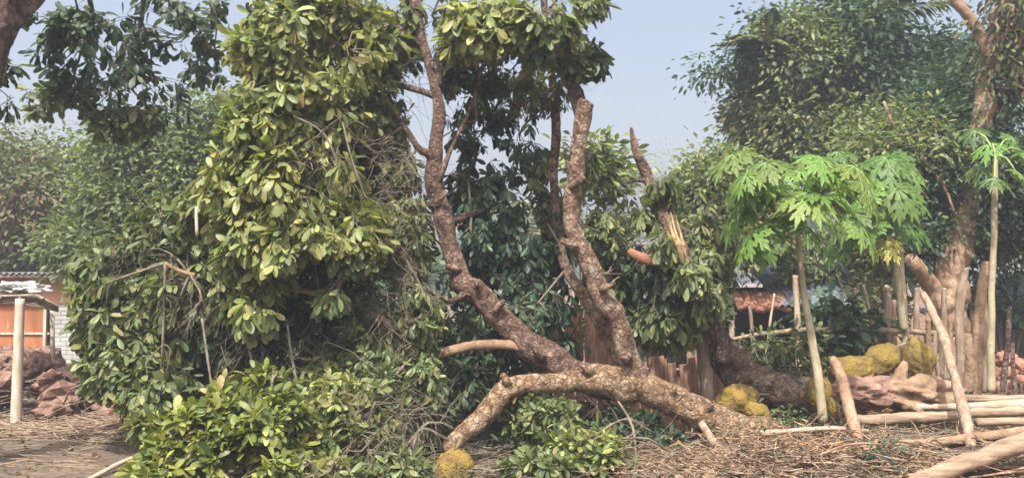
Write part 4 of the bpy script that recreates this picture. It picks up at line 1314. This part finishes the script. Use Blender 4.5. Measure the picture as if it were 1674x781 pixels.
# ------------------------------------------------------------------ papaya plants
def papaya_leaf(hub, az, tilt, R, parent, label=None):
    """palmate leaf: 8 deeply cut lobes around the hub, each with side lobes; pale ribs"""
    n = Vector((math.cos(az) * math.sin(tilt), math.sin(az) * math.sin(tilt), math.cos(tilt)))
    x = Vector((math.cos(az), math.sin(az), 0))
    x = (x - n * x.dot(n)).normalized()
    y = n.cross(x)
    V, Fc, C = [], [], []
    rib = MB()
    col = leafcol('papaya')
    R *= 1.2
    k_ = random.uniform(.8, 1.15)
    col = (col[0] * k_, col[1] * k_, col[2] * k_ * random.uniform(.8, 1.3))

    def pt(u, v, lift=0):
        r = math.hypot(u, v)
        return hub + x * u + y * v - n * (.38 * r * r / R) + Vector((0, 0, -.25 * r * r / R)) + n * lift

    def strip(o, ang, ln, w, z):
        """a pointed lobe with jagged outline"""
        c, s = math.cos(ang), math.sin(ang)
        prof = [(0, .25), (.18, .45), (.34, .75), (.42, .45), (.58, .9), (.68, .5), (.82, .6), (.92, .25), (1, 0)]
        base = len(V)
        for t, pw in prof:
            for k in (-1, 0, 1):
                u = o[0] + c * ln * t - s * k * w * pw
                v = o[1] + s * ln * t + c * k * w * pw
                V.append(pt(u, v, z + (.10 * w if k else 0) * 1.5))
        for i in range(len(prof) - 1):
            a = base + i * 3
            Fc.extend([(a, a + 3, a + 4, a + 1), (a + 1, a + 4, a + 5, a + 2)])
    for k in range(9):
        ang = math.radians(-150 + 300 * k / 8) + random.uniform(-.08, .08)
        ln = R * (1 - .25 * abs(k - 4) / 4) * random.uniform(.88, 1.05)
        strip((0, 0), ang, ln, R * .11, .002 * k)
        for (t, a2, l2) in ((.38, .75, .36), (.38, -.75, .36), (.60, .65, .26), (.60, -.65, .26)):
            o = (math.cos(ang) * ln * t, math.sin(ang) * ln * t)
            strip(o, ang + a2, ln * l2 * 1.1 * random.uniform(.85, 1.15), R * .07, .004 + .002 * k)
        pts = [pt(math.cos(ang) * ln * t, math.sin(ang) * ln * t, .01) for t in (0, .25, .5, .75, .95)]
        rib.tube(pts, [.005, .0045, .004, .003, .002], 4, cap=False)
    me = bpy.data.meshes.new('leaf')
    me.from_pydata([tuple(v) for v in V], [], Fc)
    a = me.attributes.new('leaf_colour', 'FLOAT_COLOR', 'POINT')
    a.data.foreach_set('color', np.tile(np.array([*col, 1], np.float32), len(V)))
    o = link('leaf', me, PAPAYA, parent)
    r = rib.build('rib', RIB, None)
    r.parent = o
    r.matrix_parent_inverse = o.matrix_parent_inverse.copy() if False else Matrix.Identity(4)
    return o


RIB = noisy('papaya_rib', [(0.3, (.15, .27, .10)), (0.7, (.24, .36, .15))], 5, .5, .1, .002)
PETIOLE = noisy('papaya_petiole', [(0.3, (.20, .30, .10)), (0.7, (.34, .42, .16))], 5, .5, .1, .002)
PSTEM = noisy('papaya_stem', [(0.3, (.21, .19, .11)), (0.6, (.43, .38, .26))], 6, .7, .4, .01, patch=[((.24, .18, .11), .62, 12)])


def papaya(label, stem, leaves):
    b = at(*stem[0][:3])
    root = empty('papaya_plant', (b.x, b.y, gz(b.x, b.y)), label, 'papaya plant', 'young papaya plants')
    limb('stem', stem, PSTEM, root, 10, .06, .1, .08)
    top = at(*stem[-1][:3])
    for (px, py, Y, az, tilt, R) in leaves:
        hub = at(px, py, Y)
        m = (top + hub) / 2 + Vector((0, 0, .07))
        P, Rr = spline([top, m, hub], [.012, .009, .006], .08)
        MB().tube(P, Rr, 6).build('petiole', PETIOLE, root)
        papaya_leaf(hub, az, tilt + random.uniform(-.2, .3), R * random.uniform(.85, 1.05), root)
    return root


random.seed(77)


def pleaves(x0, x1, y0, y1, Y, n, R0, cx, cy):
    out = []
    for k in range(n):
        px = x0 + (x1 - x0) * ((k * .618) % 1)
        py = y0 + (y1 - y0) * (k + .5) / n
        a = math.atan2(-(py - cy), px - cx)
        out.append((px, py, Y + random.uniform(-.45, .45), math.atan2(-random.uniform(.2, 1), math.cos(a)) , random.uniform(.15, .85), R0 * random.uniform(.75, 1.2)))
    return out


papaya('papaya plant with broad green leaves and a bare stem beside the brushwood',
       [(1345, 690, 8.4, 8), (1338, 620, 8.4, 7.5), (1325, 540, 8.45, 6.5), (1310, 450, 8.5, 5), (1304, 375, 8.5, 5), (1302, 345, 8.5, 4)],
       [(1222, 286, 8.3, -2.6, .75, .34), (1320, 318, 8.0, -1.5, .55, .34), (1335, 258, 8.7, -1.3, .5, .33), (1248, 392, 8.2, -2.2, .8, .28)]
       + pleaves(1200, 1430, 250, 385, 8.4, 19, .27, 1302, 345))
papaya('papaya plant with a forked pale green stem behind the yellow fruit',
       [(1482, 590, 10.3, 7), (1478, 530, 10.3, 6), (1474, 460, 10.3, 5), (1472, 400, 10.3, 4.5), (1476, 350, 10.3, 4)],
       [(1450, 260, 10.0, -1.8, .5, .34)] + pleaves(1370, 1505, 245, 385, 10.1, 14, .30, 1474, 345))
limb('stem', [(1478, 540, 10.25, 6), (1468, 470, 10.2, 6), (1460, 410, 10.15, 5), (1452, 385, 10.1, 3)], PSTEM,
     bpy.data.objects['papaya_plant.001'], 8, .06, .1, .08)
# one old leaf has yellowed
_keep = PAL['papaya']
PAL['papaya'] = [(.34, .32, .07)]
_r = bpy.data.objects['papaya_plant.001']
papaya_leaf(at(1448, 398, 10.0), -1.9, .8, .22, _r, None)['label'] = 'old yellowed papaya leaf'
PAL['papaya'] = _keep
papaya('tall slender papaya plant at the right edge',
       [(1620, 640, 9.4, 7), (1620, 520, 9.4, 5.5), (1624, 400, 9.4, 5), (1626, 300, 9.4, 5), (1628, 255, 9.4, 3)],
       pleaves(1595, 1690, 210, 300, 9.4, 8, .22, 1628, 255))

# dead lopped twigs hanging among the trees at right
root = empty('dead_branch', tuple(at(1505, 340, 12.9)), 'bare pale broken branch caught above the papaya leaves', 'branch')
limb('stem', [(1444, 166, 13, 2.5), (1458, 200, 13, 3.5), (1480, 228, 13, 3.5), (1500, 250, 12.9, 3), (1540, 300, 12.8, 2.5), (1560, 345, 12.7, 2)], BARK_TAN, root, 7)
limb('side_branch', [(1480, 228, 13, 3), (1510, 222, 13, 2.5), (1525, 245, 13, 1.5)], BARK_TAN, root, 6)
limb('side_branch', [(1500, 250, 12.9, 3), (1495, 290, 12.9, 2), (1520, 330, 12.9, 1.5)], BARK_TAN, root, 6)
o = limb('pale_stick', [(322, 385, 7.5, 3), (321, 338, 7.5, 2.5)], WHITEWASH, None, 6, 0, 0)
tag(o, 'short white upright stick caught in the left crown', 'stick')

# ------------------------------------------------------------------ posts and poles
def pole(name, label, cat, spec, mat, group=None, n=10):
    o = limb(name, spec, mat, None, n, .16, .35, .05)
    return tag(o, label, cat, group)


UP = 'upright poles at the right'
more = [(1536, 640, 10.4, 6, 1544, 470, 'thin grey pole just left of the forked trunk'), (1612, 640, 10.3, 7, 1604, 470, 'thin tan pole tucked behind the slender papaya stem'),
        (1560, 650, 9.5, 4, 1552, 520, 'slim crooked stake in front of the forked trunk base'), (1638, 640, 10.5, 5, 1650, 500, 'thin stake just right of the slender papaya stem'),
        (1468, 600, 11.5, 4, 1462, 490, 'slim dark stake left of the forked papaya stem'), (1392, 590, 11.4, 3, 1398, 470, 'thin grey stick above the wide yellow jackfruit'),
        (1545, 650, 9.9, 5, 1520, 560, 'short stake leaning left beside the round jackfruit'), (1524, 640, 10.1, 4, 1530, 540, 'short stake with a broken tip beside the round jackfruit'),
        (1232, 590, 11.0, 4, 1226, 500, 'short dark stake below the red tiled corner'), (1345, 600, 11.3, 3, 1352, 490, 'thin grey stick right of the first papaya stem'),
        (1660, 650, 9.9, 4, 1655, 560, 'short stake near the right edge by the clay lumps')]
for (xa, ya, Yp, rp, xb, yb, lab) in more:
    xm, ym = (xa + xb) / 2 + random.uniform(-5, 5), (ya + yb) / 2
    tag(limb('upright_pole', [(xa, ya, Yp, rp), (xm, ym, Yp, rp * .9), (xb, yb, Yp, rp * .7)], random.choice((POLE, BARK_TAN, BARK_GREY)), None, 9, .15, .3, .05),
        lab, 'pole', 'upright poles at the right')
pole('wooden_post', 'pale grey post standing between the two fallen trunks', 'post', [(1160, 680, 9.35, 12), (1152, 600, 9.35, 11), (1142, 500, 9.35, 9)], POLE)
pole('upright_pole', 'tan pole in front of the forked tree trunk', 'pole', [(1566, 650, 9.7, 8), (1570, 590, 9.7, 6.5), (1568, 520, 9.7, 7), (1576, 440, 9.7, 6)], POLE, UP)
pole('upright_pole', 'reddish brown pole just left of the slender papaya stem', 'pole', [(1592, 645, 9.9, 11), (1598, 540, 9.9, 9), (1610, 428, 9.9, 6)], BARK_TAN, UP)
pole('upright_pole', 'short tan pole between the forked trunk and the papaya stem', 'pole', [(1584, 640, 9.8, 10), (1586, 590, 9.8, 9), (1580, 545, 9.8, 8)], BARK_TAN, UP)
pole('upright_pole', 'grey pole behind the yellow fruit', 'pole', [(1448, 610, 11.2, 7), (1450, 540, 11.2, 6.5), (1452, 470, 11.2, 6)], POLE, UP)
pole('upright_pole', 'thin pale stake left of the grey pole', 'pole', [(1432, 560, 11, 3), (1420, 500, 11, 3), (1411, 465, 11, 2.5)], POLE_BRIGHT, UP)
pole('upright_pole', 'pale pole close behind the first papaya stem', 'pole', [(1306, 600, 11, 5), (1303, 520, 11, 5), (1300, 450, 11, 4.5)], POLE_BRIGHT, UP)
pole('upright_pole', 'thin leaning stick beside the red tiled corner', 'pole', [(1252, 580, 10.5, 2), (1260, 520, 10.5, 2), (1266, 480, 10.5, 2)], POLE_BRIGHT, UP)
pole('upright_pole', 'thin twisted stick left of the leaning pole', 'pole', [(1530, 650, 9.6, 5), (1522, 600, 9.6, 5), (1516, 520, 9.6, 4)], BARK_TAN, UP)
pole('upright_pole', 'grey thin stake behind the forked papaya stem', 'pole', [(1500, 590, 11.6, 5), (1498, 520, 11.6, 5), (1500, 470, 11.6, 4)], POLE, UP)
pole('leaning_pole', 'thin crooked pole leaning across the stacked poles at the right', 'pole',
     [(1600, 790, 7.6, 8), (1586, 720, 7.9, 8), (1574, 665, 8.2, 9), (1556, 600, 8.6, 7), (1534, 530, 9.0, 7), (1508, 480, 9.4, 5)], POLE)
pole('leaning_pole', 'broken pinkish stake leaning in front of the soil mound', 'stake', [(1410, 740, 8.0, 10), (1390, 680, 8.2, 9), (1376, 620, 8.4, 9), (1362, 588, 8.5, 7)], BARK_TAN)
pole('fence_rail', 'pale horizontal rail behind the yellow fruit', 'rail', [(1190, 556, 10.9, 3), (1250, 545, 10.9, 3.5), (1380, 537, 11, 4), (1480, 542, 11, 4.5), (1570, 548, 11, 4)], POLE)
pole('crooked_stick', 'crooked pale stick propped against the foot of the fallen trunk', 'stick', [(1146, 692, 8.2, 6), (1168, 722, 8.0, 7), (1196, 752, 7.8, 7), (1225, 795, 7.5, 7)], POLE)
pole('crooked_stick', 'thin pale stick lying on the ground at the bottom left', 'stick', [(135, 790, 7.1, 4), (190, 760, 7.5, 4), (225, 745, 7.7, 3)], POLE_BRIGHT)
LG = 'poles stacked on the brushwood at the right'
pole('stacked_pole', 'thick bright pole slanting up to the right in the bottom right corner', 'pole', [(1470, 800, 6.9, 12), (1560, 762, 7.0, 13), (1640, 734, 7.1, 14), (1760, 690, 7.3, 14)], POLE_H, LG)
pole('stacked_pole', 'long straight pole lying across the soil mound from its left end', 'pole', [(1400, 686, 8.7, 9), (1500, 684, 8.65, 9), (1600, 674, 8.6, 8), (1760, 668, 8.6, 8)], POLE_H, LG)
pole('stacked_pole', 'pale pole lying just above the long straight one', 'pole', [(1496, 664, 9.0, 5), (1590, 664, 8.95, 6), (1760, 656, 8.9, 6)], POLE_BRIGHT, LG)
pole('stacked_pole', 'brown pole behind the others at the top of the stack', 'pole', [(1560, 650, 9.3, 7), (1650, 652, 9.3, 7), (1760, 646, 9.3, 7)], POLE_H, LG)
pole('stacked_pole', 'pole in the middle of the stack right of the leaning pole', 'pole', [(1596, 690, 8.3, 7), (1660, 688, 8.3, 7), (1760, 690, 8.3, 7)], POLE_H, LG)
pole('stacked_pole', 'grey-brown pole rising to the right above the bright one', 'pole', [(1420, 722, 8.0, 6), (1500, 724, 8.0, 7), (1600, 714, 7.9, 8), (1760, 692, 7.8, 8)], BARK_TAN, LG)
pole('stacked_pole', 'dark pole lying below the bright one at the bottom edge', 'pole', [(1560, 790, 7.1, 9), (1660, 764, 7.3, 9), (1760, 752, 7.4, 9)], BARK_GREY, LG)
pole('stacked_pole', 'dark thin pole under the grey-brown one', 'pole', [(1440, 738, 7.9, 5), (1540, 740, 7.8, 5), (1660, 722, 7.7, 6), (1760, 716, 7.7, 6)], BARK_GREY, LG)
pole('stacked_pole', 'brown pole at the bottom right below the dark one', 'pole', [(1600, 745, 7.5, 7), (1680, 740, 7.5, 8), (1760, 730, 7.5, 8)], POLE_H, LG)
pole('stacked_pole', 'thin pale pole at the left end of the brushwood', 'pole', [(1236, 706, 8.1, 4), (1290, 704, 8.1, 4), (1360, 700, 8.2, 4), (1420, 704, 8.3, 3)], POLE_BRIGHT, LG)

# uprooted soil and wood at the base of the trunk
o = blob('root_chunk', at(1190, 778, 7.7), S(60, 7.7), .22, S(34, 7.7), BARK_LOW, None, .8, 1.9, 13, 5)
tag(o, 'ragged pale brown chunk of roots and wood at the bottom right of the trunk', 'root chunk')

# ------------------------------------------------------------------ jackfruits
def jackfruit(label, px, py, Y, rx, rz, rot, stalk=True, hang=False):
    c = at(px, py, Y)
    root = empty('jackfruit', tuple(c), label, 'jackfruit', 'yellow jackfruits')
    s = random.uniform(0, 99)
    f = blob('fruit_skin', (0, 0, 0), S(rx, Y), S(rx, Y) * .9, S(rz, Y), FRUIT, None, .2, 1.2, s, 5)
    f.parent = root
    f.rotation_euler = (0, rot, 0)
    st = MB().tube([Vector((0, 0, S(rz, Y) * .9)), Vector((.01, 0, S(rz, Y) * 1.15)), Vector((.03, 0.0, S(rz, Y) * 1.45))], [.016, .013, .014], 7, .1)
    so = st.build('stalk', TWIG, None)
    so.parent = f
    return root


random.seed(31)
jackfruit('yellow-brown jackfruit hanging from the end of the low limb at the bottom', 742, 768, 7.35, 30, 34, .1)
jackfruit('upper olive-yellow jackfruit beside the fallen trunk, right of the pale grey post', 1205, 652, 9.0, 24, 36, 1.35)
jackfruit('lower olive-yellow jackfruit touching the fallen trunk', 1236, 674, 8.9, 22, 18, .3)
jackfruit('greenish jackfruit behind the first papaya stem', 1338, 640, 8.9, 20, 26, .2)
jackfruit('wide yellow jackfruit lying at the left of the soil mound', 1392, 604, 9.5, 24, 38, 1.4)
jackfruit('yellow jackfruit in the middle of the soil mound pile', 1440, 588, 9.6, 24, 34, .9)
jackfruit('round jackfruit resting on the right of the soil mound', 1502, 586, 9.6, 25, 34, -.45)
jackfruit('small orange jackfruit half hidden at the foot of the broken stake', 1362, 666, 8.6, 16, 9, 1.2)
# lumps of wood and soil on the mound
o = blob('wood_chunk', at(1415, 640, 9.2), S(52, 9.2), .26, S(26, 9.2), CLOD, None, .4, 1.6, 2, 5)
tag(o, 'reddish chunk of wood under the yellow fruit', 'wood chunk')
o = blob('wood_chunk', at(1500, 645, 9.2), S(62, 9.2), .26, S(28, 9.2), BARK_TAN, None, .5, 1.5, 6, 5)
tag(o, 'broad brown chunk of wood beside the leaning pole', 'wood chunk')
o = limb('wood_chunk', [(1452, 650, 9.1, 14), (1468, 622, 9.15, 12), (1480, 592, 9.2, 5)], BARK_TAN, None, 10, .2, .3)
tag(o, 'pointed pinkish wood splinter between the jackfruits', 'wood chunk')

# ------------------------------------------------------------------ brushwood, litter, straw
def sticks(name, regs, mat, label, maxlift=.0):
    lv = MB()
    for (x0, x1, y0, y1, n, ln, r, lift, azm, azs) in regs:
        for k in range(n):
            x, y = random.uniform(x0, x1), random.uniform(y0, y1)
            l = ln * random.uniform(.4, 1.4)
            az = random.gauss(azm, azs)
            z = gz(x, y) + r + random.random() ** 1.6 * lift
            d = Vector((math.cos(az), math.sin(az), random.gauss(0, .18) * (1 if lift else .1)))
            a = Vector((x, y, z)) - d * l / 2
            b_ = Vector((x, y, z)) + d * l / 2
            a.z, b_.z = max(a.z, gz(a.x, a.y) + r), max(b_.z, gz(b_.x, b_.y) + r)
            m = (a + b_) / 2 + rvec() * l * .08
            m.z = max(m.z, gz(m.x, m.y) + r)
            rr = r * random.uniform(.5, 1.5)
            lv.tube([a, m, b_], [rr, rr * .9, rr * .5], 4, cap=False)
    o = lv.build(name, mat)
    tag(o, label, None, None, 'stuff')


random.seed(55)
sticks('brushwood', [(1.9, 5.2, 7.0, 8.9, 900, .3, .0045, .05, .2, 1.0), (2.2, 3.6, 7.4, 8.5, 420, .6, .006, .13, .15, .6),
                     (.6, 3.2, 7.2, 8.5, 900, .35, .004, .12, .4, 1.2), (3.4, 5.2, 7.0, 8.4, 120, 1.0, .009, .06, .15, .3),
                     (1.8, 5.2, 7.1, 8.8, 260, .7, .007, .2, .3, 1.5), (1.9, 3.3, 7.4, 8.6, 900, .4, .0045, .26, .4, 1.4),
                     (3.2, 4.6, 7.3, 8.2, 500, .45, .005, .16, .3, 1.3)], BRUSH, 'tangled brown brushwood on the ground at the lower right')
sticks('brushwood', [(1.0, 5.2, 7.0, 9.0, 1500, .25, .004, .10, .2, 1.2), (1.9, 4.6, 7.3, 8.6, 900, .4, .005, .22, .3, 1.4), (-1.2, 1.6, 7.0, 8.6, 500, .3, .004, .05, .2, 1.2),
                     (-2.2, 0, 7.2, 8.2, 260, .5, .005, .12, .7, .8)], TWIG, 'dark dry twigs mixed into the litter')
sticks('brushwood', [(1.6, 5.3, 7.0, 9.0, 420, .4, .005, .22, .6, 1.5), (-.3, 1.4, 7.2, 8.2, 120, .4, .004, .12, .6, 1.5)], POLE, 'pale dry sticks tangled over the brushwood')
sticks('straw_litter', [(-6.5, -2.6, 7.6, 10.6, 330, .35, .005, .01, .15, .6), (-6, -2.5, 6.9, 8.0, 160, .2, .003, .01, .2, 1), (-6.8, -3.4, 8.9, 10.4, 620, .5, .006, .06, .1, .5)],
       POLE_H, 'dry straw and stalks scattered over the yard at the left')
sticks('straw_litter', [(2.5, 7.5, 8.8, 13, 900, .3, .005, .05, .2, 1.2), (3.8, 5.2, 8.6, 10.4, 380, .35, .005, .12, 1.2, 1.0)], TWIG_PALE, 'dry stalks under the upright poles at the right')
lv = Leaves()
for k in range(1800):
    x, y = random.uniform(-6.5, 6.5), random.uniform(6.6, 11.5)
    l = random.uniform(.04, .11)
    a = random.uniform(0, 6.28)
    lv.add((x, y, gz(x, y) + .012), (math.cos(a), math.sin(a), random.uniform(-.1, .3)), Vector((0, 0, 1)) + rvec() * .5, l, l * .5, leafcol('dry'), random.uniform(-.3, .3))
tag(lv.build('fallen_leaves', DRYLEAF, None, 1), 'small dry brown leaves scattered on the soil', None, None, 'stuff')
lv = Leaves()
for (px, py, Y, n, h) in [(670, 775, 7.3, 60, .14), (640, 790, 7.0, 60, .14), (820, 785, 7.1, 50, .08), (1500, 640, 9.0, 90, .2), (1600, 630, 9.6, 130, .22),
                          (1640, 640, 9.6, 90, .2), (1540, 625, 9.8, 120, .22), (1330, 610, 9.6, 120, .18), (1430, 770, 7.2, 70, .12), (1230, 600, 10, 120, .2)]:
    for k in range(n):
        p = at(px + random.gauss(0, 22), py, Y + random.gauss(0, .15))
        p.z = gz(p.x, p.y)
        d = Vector((random.gauss(0, .45), random.gauss(0, .45), 1))
        lv.add(p, d, rvec(), h * random.uniform(.6, 1.6), .008, leafcol(random.choice(('grey', 'olive', 'dry'))), random.uniform(0, .5))
tag(lv.build('grass', STRAWM, None, 1), 'thin grass tufts growing among the litter', None, None, 'stuff')

# split splinters and chips round the trunk's foot, thin upright dead stalks between the poles
random.seed(91)
ch = MB()
for k in range(420):
    x, y = random.uniform(1.2, 5.3), random.uniform(7.1, 9.2)
    l = random.uniform(.03, .12)
    ch.box((x, y, gz(x, y) + random.uniform(.01, .07)), l, l * random.uniform(.2, .6), random.uniform(.006, .03), random.uniform(0, 6.3), random.uniform(-.6, .6), random.uniform(-.6, .6), .006)
tag(ch.build('wood_chips', BARK_TAN, None, False), 'chips and flakes of wood scattered round the foot of the trunk', None, None, 'stuff')
st = MB()
for (px, Y, n, h, sp) in [(1385, 8.3, 26, .35, 40), (1290, 8.0, 26, .25, 50), (1520, 9.8, 40, .5, 40), (1590, 9.9, 36, .5, 40), (1640, 10.2, 30, .45, 40),
                          (1460, 10.6, 36, .5, 60), (1350, 10.5, 40, .55, 60), (1260, 10.2, 30, .5, 40), (1430, 7.7, 30, .3, 60), (1600, 8.2, 20, .3, 60), (1200, 8.0, 24, .25, 50)]:
    for k in range(n):
        p = at(px + random.gauss(0, sp), 600, Y + random.gauss(0, .2))
        p.z = gz(p.x, p.y) - .01
        l = h * random.uniform(.4, 1.4)
        d = Vector((random.gauss(0, .4), random.gauss(0, .3), 1)).normalized()
        m = p + d * l * .5 + rvec() * l * .08
        e = m + (d + rvec() * .45).normalized() * l * .5
        r = random.uniform(.002, .005)
        st.tube([p, m, e], [r, r * .8, r * .4], 4, cap=False)
        if random.random() < .6:
            q = m + (d + rvec() * .9).normalized() * l * .3
            st.tube([m, q], [r * .6, r * .3], 4, cap=False)
tag(st.build('dead_stalks', TWIG_PALE, None), 'thin dead stalks standing among the poles at the right', None, None, 'stuff')
sticks('straw_litter', [(-6.6, -3.9, 9.9, 12.0, 260, .4, .005, .5, .2, 1.2)], TWIG_PALE, 'dry sticks lying over the clod heap at the left')

random.seed(303)
cb = MB()
for k in range(120):
    x, y = random.uniform(1.7, 5.4), random.uniform(7.2, 9.4)
    l, r = random.uniform(.35, 1.1), random.uniform(.006, .016)
    az = random.gauss(.4, 1.3)
    d = Vector((math.cos(az), math.sin(az), random.uniform(-.05, .35))).normalized()
    a = Vector((x, y, gz(x, y) + r * .5 + random.uniform(0, .08)))
    P, Rr = spline([a, a + d * l * .35 + rvec() * .05, a + d * l * .7 + rvec() * .07, a + d * l + rvec() * .08], [r, r * .9, r * .75, r * .4], .08)
    P = [Vector((p.x, p.y, max(p.z, gz(p.x, p.y) + r))) for p in P]
    cb.tube(P, Rr, 6, .2, True, k)
    for j in range(random.randint(0, 2)):
        q = P[random.randint(len(P) // 3, len(P) - 1)]
        e = (d + rvec() * .9).normalized() * l * .3
        e.z = abs(e.z)
        cb.tube([q, q + e * .5 + rvec() * .01, q + e], [r * .5, r * .4, r * .2], 5, cap=False)
tag(cb.build('brushwood', BARK_TAN, None), 'crooked dead branches tangled over the lower right', None, None, 'stuff')
